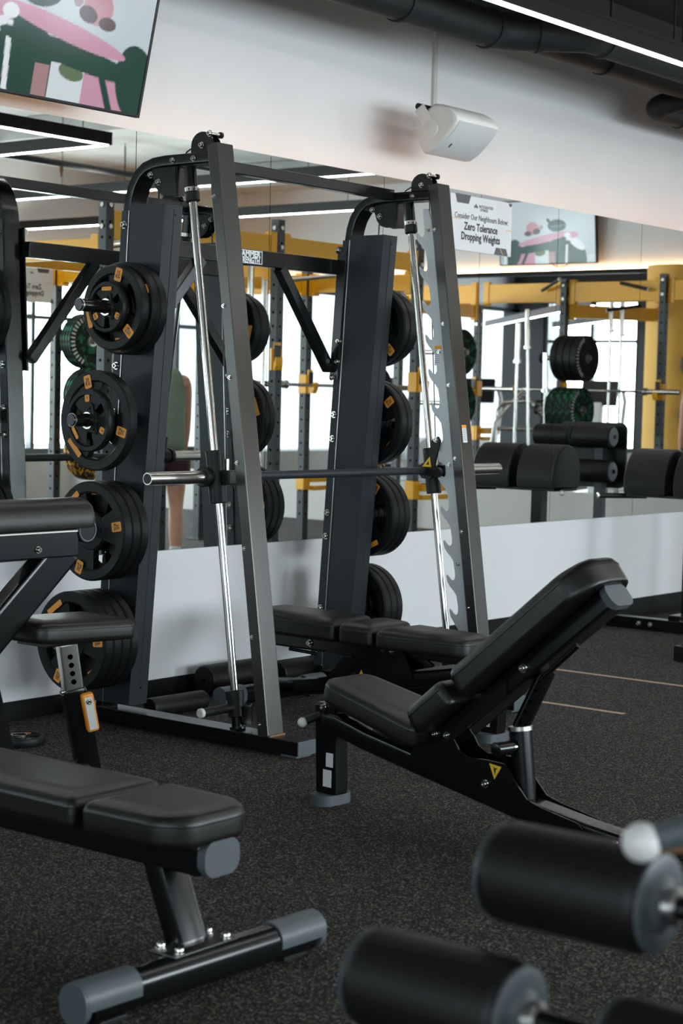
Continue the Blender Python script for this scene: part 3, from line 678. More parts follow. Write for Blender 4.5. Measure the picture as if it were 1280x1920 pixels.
    obj('cable', MB().wire([(rx-0.0, 4.822, 2.06), (rx, 4.826, 1.95), (rx, 4.826, 1.6)], 0.003, 8), 'dark', smith)
    obj('cable', MB().wire([(rx, 4.60, 2.235), (rx, 4.68, 2.20), (rx, 4.74, 2.13)], 0.003, 8), 'dark', smith)
    obj('cable', MB().wire([(4.94 if side < 0 else 6.275, 4.54, 2.20), (4.94 if side < 0 else 6.275, 4.503, 1.60), (4.94 if side < 0 else 6.275, 4.466, 1.05)], 0.0025, 8), 'dark', smith)
    obj('cable_clip', MB().box((4.94 if side < 0 else 6.275, 4.466, 1.035), (0.014, 0.014, 0.05), bev=0.003), 'brushed', smith)
    # weight pegs on the outer side
    for k, z in enumerate((1.615, 1.19, 0.77, 0.35)):
        y = yshf(z)+0.102; xs = x0-0.001 if side < 0 else x1+0.001
        p = obj('weight_peg', MB().lathe((xs, y, z), X*side, [(0, 0.042), (0.012, 0.042), (0.012, 0.0245), (0.302, 0.0245), (0.308, 0.021), (0.308, 0)], 24), 'gloss', smith)
        obj('end_ring', MB().ring((xs+side*0.300, y, z), X, [(-0.003, 0.0244), (0.003, 0.0244), (0.003, 0.0255), (-0.003, 0.0255)], 24), 'brushed', p)
# cross members
obj('top_crossbar', MB().box((5.605, 4.72, 2.176), (1.275, 0.045, 0.045), bev=0.005), 'gloss', smith)
lb = obj('rear_crossbar', MB().box((5.605, 5.012, 1.872), (1.262, 0.042, 0.066), bev=0.005), 'gloss', smith)
for side, xi in ((-1, 4.972), (1, 6.238)):
    ms = MB(); ms.beam((xi-side*0.005, ytb(1.375)-0.004, 1.375), (xi-side*0.005, ytb(1.962)-0.004, 1.962), 0.008, 0.048, X, 0.002); obj('mounting_strip', ms, 'gloss', smith)
    xa, xb = (4.985, 5.36) if side < 0 else (6.225, 5.85)
    obj('diagonal_brace', MB().beam((xa, 5.03, 1.42), (xb, 5.01, 1.845), 0.042, 0.046, Y, 0.004), 'gloss', smith)
    bolt((xi-side*0.016, 4.992, 1.945), -Y, smith, 1.1); bolt((xi-side*0.016, 5.012, 1.385), -Y, smith, 1.1)
# maker's plate on the rear crossbar
pl = obj('maker_plate', MB().box((5.628, 4.9895, 1.873), (0.178, 0.002, 0.060), bev=0.0005), 'ink', lb)
for dz in (-0.026, 0.026): obj('plate_border', MB().box((5.628, 4.9882, 1.873+dz), (0.168, 0.001, 0.0028)), 'white', lb)
for dx in (-0.083, 0.083): obj('plate_border', MB().box((5.628+dx, 4.9882, 1.873), (0.0028, 0.001, 0.052)), 'white', lb)
text('lettering', 'HAMMER', 0.036, 'white', (5.628, 4.9880, 1.8845), X, Z, lb, sx=0.98, bold=0.0012)
text('lettering', 'STRENGTH', 0.034, 'white', (5.628, 4.9880, 1.8585), X, Z, lb, sx=0.80, bold=0.0012)
# toothed hook plate on the right upright
hp = []
hp += [(0.016, 2.110), (0.040, 2.112), (0.047, 2.10), (0.047, 2.06)]
for k in range(12):
    zt = 2.010-0.1463*k
    hp += [(0.047, zt+0.018), (0.049, zt-0.006), (0.056, zt-0.017), (0.066, zt-0.019), (0.075, zt-0.014), (0.082, zt-0.004), (0.0905, zt+0.004), (0.094, zt-0.004), (0.091, zt-0.028), (0.078, zt-0.048), (0.062, zt-0.064), (0.050, zt-0.082)]
hp = hp[:-2]+[(0.060, 0.325), (0.046, 0.30), (0.006, 0.30), (0.006, 2.06)]
poly = [(yf(z)+0.05+t_-4.4, z-1.2) for t_, z in hp]
def tri_prism(mb, poly, o, ux, uy, th):
    """concave outline: caps triangulated by bmesh"""
    bm = bmesh.new(); o, ux, uy = V(o), V(ux), V(uy); nz = ux.cross(uy)
    vs = [bm.verts.new(o+ux*a+uy*b+nz*(th/2)) for a, b in poly]; f = bm.faces.new(vs)
    r_ = bmesh.ops.extrude_face_region(bm, geom=[f]); bmesh.ops.translate(bm, vec=-nz*th, verts=[g for g in r_['geom'] if isinstance(g, bmesh.types.BMVert)])
    bmesh.ops.triangulate(bm, faces=[g for g in bm.faces if len(g.verts) > 4])
    bm.verts.index_update(); mb.add([q.co.copy() for q in bm.verts], [tuple(q.index for q in f.verts) for f in bm.faces]); bm.free(); return mb
hk = obj('hook_plate', tri_prism(MB(), poly, (6.262, 4.4, 1.2), Y, Z, 0.006), 'steel', smith, ang=25)
for z in (2.02, 1.50, 1.02, 0.60): bolt((6.258, yf(z)+0.05+0.026, z), -X, smith, 0.75)
def warn_label(x, y, z, ux, uy, parent, w=0.036, h=0.075):
    o_ = V((x, y, z)); ux, uy = V(ux).normalized(), V(uy).normalized(); nz = ux.cross(uy); rot = Mx((ux, uy, nz)).transposed()
    a_ = obj('warning_label', MB().box(o_, (w, h, 0.001), rot), 'white', parent)
    obj('label_header', MB().box(o_+uy*h*0.41+nz*0.0004, (w, h*0.17, 0.001), rot), 'orange', a_)
    b_ = MB()
    for k in range(7): b_.box(o_+uy*h*(0.25-0.1*k)+nz*0.0004-ux*w*0.05*(k % 2), (w*(0.8-0.1*(k % 2)), h*0.025, 0.0008), rot)
    q = obj('printed_lines', b_, 'inkgrey', a_); q['kind'] = 'stuff'
warn_label(6.2583, yf(1.49)+0.05+0.034, 1.485, -Y, Z, hk, 0.034, 0.085)
warn_label(6.283, yf(1.155)-0.0008, 1.155, X, dirup, smith, 0.032, 0.075)
# barbell on the guide rods
BY, BZ = 4.515, 0.99
bar = obj('bar_shaft', MB().tube((4.90, BY, BZ), (6.33, BY, BZ), 0.0165, 20), 'slate', smith)
for side, xa, xb in ((-1, 4.875, 4.572), (1, 6.345, 6.835)):
    sl = obj('bar_sleeve', MB().lathe((xa, BY, BZ), X*side, [(0, 0.0245), (abs(xb-xa)-0.004, 0.0245), (abs(xb-xa), 0.0225), (abs(xb-xa), 0)], 28), 'brushed', smith)
    obj('end_cap', MB().lathe((xb-side*0.002, BY, BZ), X*side, [(0, 0.018), (0.0035, 0.018), (0.0035, 0)], 24), 'dark', sl)
    obj('sleeve_collar', MB().lathe((xa-side*0.005, BY, BZ), X*side, [(0, 0.032), (0.004, 0.037), (0.022, 0.037), (0.026, 0.033)], 28), 'rubber', sl)
    rx = 4.92 if side < 0 else 6.298
    def rp(z): return V((rx, yrod(z), z))
    ca = obj('carriage', MB().lathe(rp(0.892), dirup, [(0, 0.029), (0.003, 0.0325), (0.195, 0.0325), (0.198, 0.029)], 24), 'rubber', smith)
    obj('carriage_hub', MB().lathe((rx-0.042, BY, BZ), X, [(0, 0.030), (0.012, 0.036), (0.072, 0.036), (0.084, 0.029)], 24), 'rubber', ca)
    obj('clamp_arm', MB().box((rx+0.02, BY-0.05, BZ+0.0), (0.05, 0.07, 0.055), bev=0.008), 'dark', ca)
    if side > 0:
        lp = [(0.02, -0.03), (-0.02, -0.025), (-0.035, 0.02), (-0.032, 0.06), (-0.046, 0.135), (-0.075, 0.150), (-0.088, 0.132), (-0.078, 0.09), (-0.062, 0.03), (-0.060, -0.01), (-0.040, -0.035)]
        la = obj('latch_arm', tri_prism(MB(), [(a_, b_) for a_, b_ in lp], (6.252, BY, BZ), Y, Z, 0.012), 'dark', ca)
        obj('latch_hook', MB().lathe((6.245, BY-0.075, BZ-0.005), X, [(0, 0.022), (0.02, 0.022), (0.02, 0)], 20), 'dark', la)
        bolt((6.246, BY-0.068, BZ+0.135), -X, smith, 0.9)
        tr = [(0.010, 0.018), (-0.038, 0.018), (-0.030, 0.062)]
        obj('warning_triangle', MB().prism([(a_-0.008, b_) for a_, b_ in tr], (6.2455, BY, BZ), Y, Z, 0.001), 'warn', la)
        obj('pictogram', MB().prism([(-0.036, 0.027), (-0.020, 0.027), (-0.026, 0.036), (-0.030, 0.044), (-0.034, 0.036)], (6.2447, BY, BZ), Y, Z, 0.001), 'ink', la)

# ------------------------------------------------------------------ weight plates
PLATES = {}
def plate_proto(kind):
    """('kg', outer diameter, thickness)"""
    kg, d, t = kind; Ro = d/2; a = MB(); sg = 48
    rim = 0.80 if d > 0.25 else 0.84
    a.ring((0, 0, 0), X, [(-t/2, rim*Ro), (-t/2, 0.965*Ro), (-t/2+0.006, Ro), (t/2-0.006, Ro), (t/2, 0.965*Ro), (t/2, rim*Ro), (t/2-0.008, (rim-0.035)*Ro), (-t/2+0.008, (rim-0.035)*Ro)], sg)
    hub = 0.40*Ro
    a.ring((0, 0, 0), X, [(-t/2+0.004, 0.029), (-t/2+0.004, hub*0.9), (-t/2+0.010, hub), (t/2-0.010, hub), (t/2-0.004, hub*0.9), (t/2-0.004, 0.029)], sg)
    tw = t/2-0.008
    for k in range(3):                       # three spokes flaring out to the rim
        c = R(90+120*k); pts = []
        if d > 0.25: inner, outer = R(34), R(27)
        else: inner, outer = R(44), R(48)
        for i in range(7): w = c-inner+2*inner*i/6; pts.append((hub*0.96*math.cos(w), hub*0.96*math.sin(w)))
        for i in range(7): w = c+outer-2*outer*i/6; pts.append((rim*0.985*Ro*math.cos(w), rim*0.985*Ro*math.sin(w)))
        a.prism(pts, (0, 0, 0), Y, Z, 2*tw)
    if kg in ('5', '2.5'):                   # triangular rib around the hub
        for sx in (-1, 1):
            for k in range(3):
                p, q = R(110+120*k), R(230+120*k); r_ = 0.56*Ro
                a.beam((sx*(t/2-0.006), r_*math.cos(p), r_*math.sin(p)), (sx*(t/2-0.006), r_*math.cos(q), r_*math.sin(q)), 0.006, 0.012, X, 0.002)
    disc = mesh_of('disc', a, 'plate', 35)
    h = MB(); h.ring((0, 0, 0), X, [(-t/2-0.002, 0.0255), (-t/2-0.002, 0.032), (t/2+0.002, 0.032), (t/2+0.002, 0.0255)], 32)
    ringm = mesh_of('hub_ring', h, 'chrome')
    lw, lh = (0.036, 0.050) if d > 0.25 else (0.024, 0.030)
    lb_ = MB(); lb_.prism(rrect(lw, lh, 0.006, 3), (0, 0, 0), Y, Z, 0.0012); lm = mesh_of('weight_label', lb_, 'olabel')
    nb = MB(); nb.prism(rrect(lh*1.75, lw*0.62, 0.004, 3), (0, 0, 0), Y, Z, 0.0012); nm = mesh_of('name_label', nb, 'olabel')
    return disc, ringm, lm, nm, (lw, lh)
TXT = {}
def flat_text(body, size):
    key = (body, size)
    if key not in TXT:
        cu = bpy.data.curves.new('lettering', 'FONT'); cu.body = body; cu.size = size; cu.align_x = 'CENTER'; cu.align_y = 'CENTER'; cu.extrude = 0.0003; cu.resolution_u = 2; cu.offset = 0.0004; cu.space_line = 0.8
        tmp = bpy.data.objects.new('lettering', cu); COL.objects.link(tmp); bpy.context.view_layer.update()
        me = bpy.data.meshes.new_from_object(tmp.evaluated_get(bpy.context.evaluated_depsgraph_get()))
        bpy.data.objects.remove(tmp); bpy.data.curves.remove(cu); me.materials.clear(); me.materials.append(MT['ink']); me.name = 'lettering'
        TXT[key] = me
    return TXT[key]
def weight_plate(kind, c, face, rot, label, lettered=True, group=None):
    if kind not in PLATES: PLATES[kind] = plate_proto(kind)
    disc, ringm, lm, nm, (lw, lh) = PLATES[kind]; kg, d, t = kind
    o = thing('weight_plate', label, 'weight plate', c, group=group); o.rotation_euler = (rot, 0, 0)
    for nme, me in (('disc', disc), ('hub_ring', ringm)):
        q = bpy.data.objects.new(nme, me); COL.objects.link(q); q.parent = o
    r_ = (0.785 if d > 0.25 else 0.70)*d/2; 
    if d <= 0.25: r_ = 0.72*d/2
    for sx in ((face,) if not lettered else (-1, 1)):
        for k, me in enumerate((lm, nm, lm)):
            an = R(90-120*k); q = bpy.data.objects.new('weight_label' if k != 1 else 'name_label', me); COL.objects.link(q); q.parent = o
            dep = t/2 if d > 0.25 else t/2-0.0055
            q.matrix_local = Mx.Translation((sx*(dep+0.0004), r_*math.cos(an), r_*math.sin(an))) @ Mx.Rotation(an-R(90), 4, 'X')
            if k != 1:
                tx = bpy.data.objects.new('lettering', flat_text(kg+'\nKG' if d > .25 else kg, lw*0.52)); COL.objects.link(tx); tx.parent = q
                # text lies in local xy; turn it to face along sx*X
                f = Mx(((0, 0, sx, 0), (sx, 0, 0, 0), (0, 1, 0, 0), (0, 0, 0, 1)))
                tx.matrix_local = Mx.Translation((sx*0.0009, 0, 0)) @ f
    return o
P25, P20, P15, P10, P5, P2 = ('25', 0.384, 0.044), ('20', 0.380, 0.044), ('15', 0.322, 0.042), ('10', 0.35, 0.040), ('5', 0.236, 0.036), ('2.5', 0.192, 0.032)
def stack(side, z, kinds, off, where, rots):
    """plates on a peg, listed from the column outward"""
    x = (4.878 if side < 0 else 6.342)+side*off; y = yshf(z)+0.102; n = len(kinds)
    col = 'left' if side < 0 else 'right'
    for i, k in enumerate(kinds):
        x += side*(k[2]/2+0.001); pos = ('outermost' if i == n-1 else 'innermost' if i == 0 else ('second from the column' if i == 1 else 'third from the column'))
        zc = z+0.0245-0.0262
        weight_plate(k, (x, y, zc), side, rots[i], "%s kg black plate on the %s column's %s peg, %s" % (k[0], col, where, pos))
        x += side*k[2]/2
stack(-1, 1.615, [P10, P10, P15, P2], 0.012, 'top', [0.5, 1.1, 0.26, 2.09])
stack(-1, 1.19, [P20, P5], 0.142, 'second', [-0.26, -0.08])
stack(-1, 0.77, [P20, P20, P20], 0.04, 'third', [0.6, 2.0, 1.40])
stack(-1, 0.35, [P25, P25, P25, P25], 0.055, 'lowest', [0.4, 1.6, 2.6, 1.48])
stack(1, 1.615, [P10, P10, P15, P2], 0.012, 'top', [0.3, 1.3, 0.4, 0.1])
stack(1, 1.19, [P20, P20, P5], 0.03, 'second', [0.9, 0.3, 0.2])
stack(1, 0.77, [P20, P20, P20], 0.03, 'third', [-1.50, 2.2, 0.6])
stack(1, 0.35, [P25, P25, P25], 0.03, 'lowest', [0.3, 1.0, 2.0])
weight_plate(P2, (4.37, 4.95, 0.017), -1, 0, 'small black plate lying flat on the floor below the left plate stack').rotation_euler = (0, R(90), 0.4)
# ================================================================== PADS AND BENCHES
def round_poly(pts, r, n=5):
    out = []; m_ = len(pts)
    for i in range(m_):
        p = V((*pts[i], 0)); a = V((*pts[i-1], 0)); b = V((*pts[(i+1) % m_], 0)); rr = r[i] if isinstance(r, (list, tuple)) else r
        da, db = (a-p), (b-p); rr = min(rr, da.length*0.49, db.length*0.49)
        s_, e = p+da.normalized()*rr, p+db.normalized()*rr
        for k in range(n+1):
            t_ = k/n; q = s_*(1-t_)**2+p*2*t_*(1-t_)+e*t_*t_; out.append((q.x, q.y))
    return out
def pad(poly, r, t, mtx, crown=0.006):
    """upholstered pad: outline poly (local xy), thickness t along local z"""
    o = round_poly(poly, r); n = len(o)
    def off_poly(d):
        P = [V((*q, 0)) for q in poly]; k = len(P); area2 = sum(P[i-1].x*P[i].y-P[i].x*P[i-1].y for i in range(k)); sg = 1 if area2 > 0 else -1; out = []
        for i in range(k):
            e0, e1 = (P[i]-P[i-1]).normalized(), (P[(i+1) % k]-P[i]).normalized()
            n0, n1 = V((-e0.y, e0.x, 0))*sg, V((-e1.y, e1.x, 0))*sg
            q = P[i]+(n0+n1)*(d/max(0.25, 1+n0.dot(n1))); out.append((q.x, q.y))
        rr = [max(0.004, v_-d*0.6) for v_ in r] if isinstance(r, (list, tuple)) else max(0.004, r-d*0.6)
        return round_poly(out, rr)
    mb = MB(); vs = []; rings = [(0.010, 0.0), (0.002, 0.006), (0.0, 0.018), (0.0, t*0.62), (0.0015, t*0.66), (0.0, t*0.70), (0.005, t*0.86), (0.014, t*0.95), (0.030, t), (0.055, t+crown)]
    for ins, z in rings:
        vs += [mtx @ V((q[0], q[1], z)) for q in off_poly(ins)]
    fs = [tuple(range(n-1, -1, -1)), tuple(range((len(rings)-1)*n, len(rings)*n))]
    for k in range(len(rings)-1): fs += [(k*n+i, k*n+(i+1) % n, (k+1)*n+(i+1) % n, (k+1)*n+i) for i in range(n)]
    mb.add(vs, fs)
    seam = MB(); ring_ = [mtx @ V((p[0], p[1], t*0.66)) for p in o]; seam.wire(ring_, 0.0016, 6, closed=True)
    return mb, seam
def add_pad(name, poly, r, t, mtx, parent, local=True, material='vinyl', crown=0.006, label=None):
    a, s_ = pad(poly, r, t, mtx, crown); p = obj(name, a, material, parent, local, ang=60, label=label)
    obj('seam', s_, 'vinyl', p, local); return p
def lbolt(p, axis, parent, s=1.0):
    o = bpy.data.objects.new('bolt', BOLT); COL.objects.link(o); o.parent = parent
    o.matrix_local = Mx.Translation(V(p)) @ V(axis).to_track_quat('Z', 'Y').to_matrix().to_4x4() @ Mx.Scale(s, 4); return o
def stadium(w, h, n=8):
    return rrect(w, h, min(w, h)/2*0.98, n)

def adjustable_bench(label, loc, rotz, flat):
    """local frame: x along the bench from the seat foot to the head foot, y to its left, z up"""
    t = thing('adjustable_bench', label, 'weight bench', loc, rotz)
    fp = MB(); o = rrect(0.085, 0.145, 0.040, 5); fp.prism(o, (0.0, 0, 0.017), X, Y, 0.034); obj('foot_pad', fp, 'cap', t, True)
    leg = obj('leg', MB().beam((0.005, 0, 0.03), (-0.008, 0, 0.325), 0.062, 0.090, Y, 0.010), 'gloss', t, True)
    for s_ in (-1, 1):
        obj('sticker', MB().box((0.012, s_*0.0315, 0.085), (0.036, 0.001, 0.055)), 'white', leg, True)
        obj('sticker', MB().box((0.020, s_*0.0315, 0.145), (0.030, 0.001, 0.045)), 'white', leg, True)
    path = [(-0.01, 0, 0.265), (0.04, 0, 0.262), (0.10, 0, 0.248), (0.16, 0, 0.232), (0.40, 0, 0.187), (0.75, 0, 0.122), (1.0, 0, 0.085), (1.15, 0, 0.07)]
    rl = obj('main_rail', MB().sweep(path, rrect(0.085, 0.066, 0.016, 3), Y), 'gloss', t, True, ang=30)
    # head foot: stadium tube across the bench with grey end shoes
    tf = obj('cross_foot', MB().sweep([(1.16, -0.30, 0.048), (1.16, 0.30, 0.048)], stadium(0.080, 0.072), Z), 'gloss', t, True, ang=50)
    for s_ in (-1, 1):
        obj('end_shoe', MB().sweep([(1.16, s_*0.19, 0.050), (1.16, s_*0.315, 0.050)], stadium(0.088, 0.080), Z), 'cap', tf, True, ang=50)
        obj('rubber_foot', MB().box((1.16, s_*0.25, 0.006), (0.05, 0.07, 0.012), bev=0.002), 'rubber', tf, True)
        lbolt((1.13, s_*0.075, 0.088), Z, tf, 0.9)
    # gusset plates
    gp = [(0.36, 0.20), (0.40, 0.285), (0.44, 0.318), (0.50, 0.318), (0.53, 0.30), (0.555, 0.262), (0.59, 0.245), (0.66, 0.248), (0.725, 0.246), (0.770, 0.195), (0.81, 0.155), (0.86, 0.140), (0.985, 0.118), (1.03, 0.085), (0.75, 0.10)]
    for s_ in (-1, 1):
        g_ = obj('side_plate', tri_prism(MB(), gp, (0, s_*0.048, 0), X, Z, 0.006), 'gloss', t, True, ang=25)
        lbolt((0.465, s_*0.052, 0.297), Y*s_, g_, 0.85); lbolt((0.51, s_*0.052, 0.300), Y*s_, g_, 0.8); lbolt((0.66, s_*0.052, 0.178), Y*s_, g_, 1.0)
        obj('warning_triangle', MB().prism([(0.672, 0.240), (0.716, 0.236), (0.692, 0.196)] if not flat else [(0.60, 0.165), (0.645, 0.165), (0.622, 0.205)], (0, s_*0.0522, 0), X, Z, 0.001), 'warn', g_, True)
        obj('pictogram', MB().prism([(0.688, 0.233), (0.694, 0.229), (0.703, 0.231), (0.696, 0.223), (0.694, 0.208), (0.690, 0.222)] if not flat else [(0.616, 0.171), (0.628, 0.171), (0.625, 0.180), (0.622, 0.190), (0.618, 0.180)], (0, s_*0.0530, 0), X, Z, 0.001), 'ink', g_, True)
    # seat
    sa = R(-12.5) if not flat else 0.0
    org = V((0.030, 0, 0.348)) if not flat else V((0.07, 0, 0.312))
    mS = Mx.Translation(org) @ Mx.Rotation(-sa, 4, 'Y')
    L_ = 0.42
    add_pad('seat_pad', [(0.0, -0.085), (0.035, -0.112), (L_, -0.140), (L_, 0.140), (0.035, 0.112), (0.0, 0.085)], [0.03, 0.05, 0.03, 0.03, 0.05, 0.03], 0.078, mS, t)
    obj('seat_frame', MB().beam(mS @ V((0.03, 0, -0.018)), mS @ V((0.38, 0, -0.018)), 0.06, 0.036, Y, 0.004), 'gloss', t, True)
    obj('seat_bracket', MB().beam(mS @ V((0.05, 0, -0.02)), (0.0, 0, 0.300), 0.045, 0.02, Y, 0.004), 'gloss', t, True)
    for s_ in (-1, 1): lbolt((-0.008, s_*0.033, 0.312), Y*s_, t, 0.95)
    # lumbar and back pads
    ba = R(40.0) if not flat else 0.0
    hinge = V((0.455, 0, 0.300)) if not flat else V((0.508, 0, 0.312))
    dl = 0.055 if not flat else -0.03
    mL = Mx.Translation(hinge) @ Mx.Rotation(-ba, 4, 'Y')
    add_pad('lumbar_pad', [(0.0, -0.135), (0.178, -0.135), (0.178, 0.135), (0.0, 0.135)], 0.028, 0.088, mL, t)
    add_pad('back_pad', [(0.205, -0.130), (0.66+dl, -0.130), (0.715+dl, -0.090), (0.735+dl, -0.05), (0.735+dl, 0.05), (0.715+dl, 0.090), (0.66+dl, 0.130), (0.205, 0.130)], [0.03, 0.05, 0.02, 0.02, 0.02, 0.02, 0.05, 0.03], 0.092, mL, t)
    bf = obj('back_frame', MB().beam(mL @ V((0.02, 0, -0.032)), mL @ V((0.695+dl, 0, -0.032)), 0.09, 0.060, Y, 0.010), 'gloss', t, True)
    obj('frame_cap', MB().sweep([mL @ V((0.693+dl, 0, -0.032)), mL @ V((0.715+dl, 0, -0.032))], rrect(0.105, 0.074, 0.028, 5), Y), 'cap', bf, True, label='grey plastic end cap')
    for s_ in (-1, 1):
        lbolt(mL @ V((0.40, s_*0.046, -0.030)), Y*s_, bf, 1.1)
        obj('hinge_cheek', MB().prism([(a_-0.1, b_) for a_, b_ in ((0.04, -0.06), (0.30, -0.06), (0.34, -0.01), (0.02, -0.005))], mL @ V((0.1, s_*0.05, 0)), mL.to_3x3() @ X, mL.to_3x3() @ Z, 0.006), 'gloss', bf, True)
    # telescoping strut
    if not flat: a_, c_, b_ = V((0.775, 0.0, 0.085)), V((0.742, 0, 0.350)), mL @ V((0.43, 0, -0.070))
    else: a_, c_, b_ = V((0.52, 0.0, 0.235)), V((0.70, 0, 0.262)), V((0.98, 0, 0.285))
    st = obj('strut_tube', MB().tube(a_, c_, 0.033, 20), 'gloss', t, True)
    obj('strut_collar', MB().tube(c_-(c_-a_).normalized()*0.008, c_+(c_-a_).normalized()*0.004, 0.036, 20), 'brushed', st, True)
    ro = obj('strut_rod', MB().tube(c_, b_, 0.0250, 20), 'gloss', t, True)
    for k in range(5):
        p = c_+(b_-c_)*(0.12+0.19*k); sd = V((0.25, -1, 0)).normalized() if not flat else V((0, -1, 0))
        for s_ in (-1, 1): obj('rod_hole', MB().lathe(p+sd*s_*0.0243, sd*s_, [(0, 0.006), (0.001, 0.006), (0.001, 0)], 12), 'void', ro, True)
    dr = (c_-a_).normalized(); q = a_+(c_-a_)*0.80
    for s_ in (-1,):
        pn = obj('pull_pin', MB().lathe(q, (-0.15, s_*1.0, 0), [(0.025, 0.013), (0.045, 0.013), (0.046, 0.021), (0.105, 0.021), (0.108, 0.017), (0.108, 0)], 20), 'gloss', st, True)
        obj('pin_collar', MB().lathe(q, (-0.15, s_*1.0, 0), [(0.030, 0.0145), (0.044, 0.0145)], 20), 'chrome', pn, True)
    # lift handle with a ball end
    ha, hb = V((-0.03, 0.0, 0.300)), V((-0.095, -0.085 if not flat else 0.085, 0.270))
    if not flat: ha, hb = V((-0.015, 0, 0.295)), V((-0.058, -0.062, 0.264))
    h_ = obj('lift_handle', MB().tube(ha, hb, 0.0135, 14), 'rubber', t, True)
    mb = MB(); d_ = (hb-ha).normalized(); mb.lathe(hb-d_*0.004, d_, [(0.016*math.cos(R(a))*-1+0.016, 0.016*math.sin(R(a))) for a in range(0, 181, 15)], 16); obj('ball_end', mb, 'plast', h_, True, ang=80)
    # small underside mechanism and wheel brackets
    obj('slide_link', MB().beam((0.30, 0.0, 0.245), (0.42, 0, 0.30), 0.02, 0.03, Y, 0.004), 'gloss', t, True)
    obj('release_lever', MB().tube(mL @ V((0.42, -0.03, -0.085)), mL @ V((0.60, -0.05, -0.085)), 0.008, 10), 'gloss', t, True)
    obj('guide_rail', MB().beam((0.16, 0.02, 0.27), (0.40, 0.02, 0.215), 0.012, 0.02, Y, 0.002), 'brushed', t, True)
    return t
adjustable_bench('black adjustable bench with its back raised, in the middle foreground', (4.43, 3.53, 0), math.atan2(-1.14, -0.075), False)
adjustable_bench('black adjustable bench lying flat between the leaning posts', (5.68, 3.74, 0), math.atan2(1.13, 0.05), True)

# ------------------------------------------------------------------ flat bench in the near left foreground
def front_bench():
    t = thing('flat_bench', 'black flat bench with grey end shoes, in the left foreground', 'weight bench', (2.85, 2.95, 0))
    zt = 0.405
    m1 = Mx.Translation((2.83, 0, zt-0.075))
    add_pad('end_pad', [(-0.085, 2.560), (0.085, 2.560), (0.135, 2.615), (0.142, 2.845), (-0.142, 2.845), (-0.135, 2.615)], [0.03, 0.03, 0.05, 0.022, 0.022, 0.05], 0.074, m1, t, False)
    add_pad('long_pad', [(-0.142, 2.868), (0.142, 2.868), (0.142, 3.70), (0.10, 3.78), (-0.10, 3.78), (-0.142, 3.70)], [0.022, 0.022, 0.05, 0.05, 0.05, 0.05], 0.074, m1, t, False)
    fr = obj('seat_frame', MB().box((2.83, 3.13, zt-0.112), (0.085, 1.10, 0.072), bev=0.012), 'gloss', t)
    obj('frame_cap', MB().sweep([(2.845, 2.585, zt-0.108), (2.845, 2.562, zt-0.108)], rrect(0.112, 0.080, 0.032, 6), X), 'cap', fr, label='grey plastic end cap')
    obj('leg', MB().beam((2.835, 2.645, 0.075), (2.835, 2.755, 0.325), 0.088, 0.066, X, 0.022), 'gloss', t)
    tf = obj('cross_foot', MB().sweep([(2.50, 2.622, 0.050), (3.18, 2.602, 0.050)], stadium(0.086, 0.074), Z), 'gloss', t, ang=50)
    for a_, b_ in (((2.475, 2.623, 0.052), (2.625, 2.619, 0.052)), ((3.060, 2.606, 0.052), (3.205, 2.602, 0.052))):
        es_ = [(max(a2, -0.010), b2) for a2, b2 in stadium(0.092, 0.082)]
        sh_ = obj('end_shoe', MB().sweep([a_, b_], es_, Z), 'cap', tf, ang=50, label='grey moulded end shoe')
        ex_ = V(a_) if a_[0] < 2.8 else V(b_); obj('shoe_end', MB().sweep([ex_-X*0.008, ex_+X*0.008], stadium(0.090, 0.080), Z), 'cap', sh_, ang=50)
        obj('rubber_foot', MB().box(((a_[0]+b_[0])/2, 2.61, 0.006), (0.08, 0.045, 0.012), bev=0.002), 'rubber', tf)
        for k in range(3): obj('screw', MB().lathe((a_[0]+0.035+0.035*k, 2.615, 0.0925), Z, [(0, 0.005), (0.001, 0.005), (0.001, 0)], 10), 'dark', tf)
    obj('foot_plate', MB().box((2.835, 2.635, 0.091), (0.20, 0.085, 0.008), bev=0.003), 'gloss', tf)
    for dx in (-0.075, 0.075): bolt((2.835+dx, 2.605, 0.094), Z, tf, 1.1); bolt((2.835+dx, 2.66, 0.094), Z, tf, 1.1)
    obj('rear_leg', MB().beam((2.835, 3.62, 0.03), (2.835, 3.55, 0.31), 0.088, 0.06, X, 0.01), 'gloss', t)
    obj('foot_pad', MB().prism(rrect(0.145, 0.085, 0.04, 5), (2.835, 3.62, 0.017), X, Y, 0.034), 'cap', t)
front_bench()

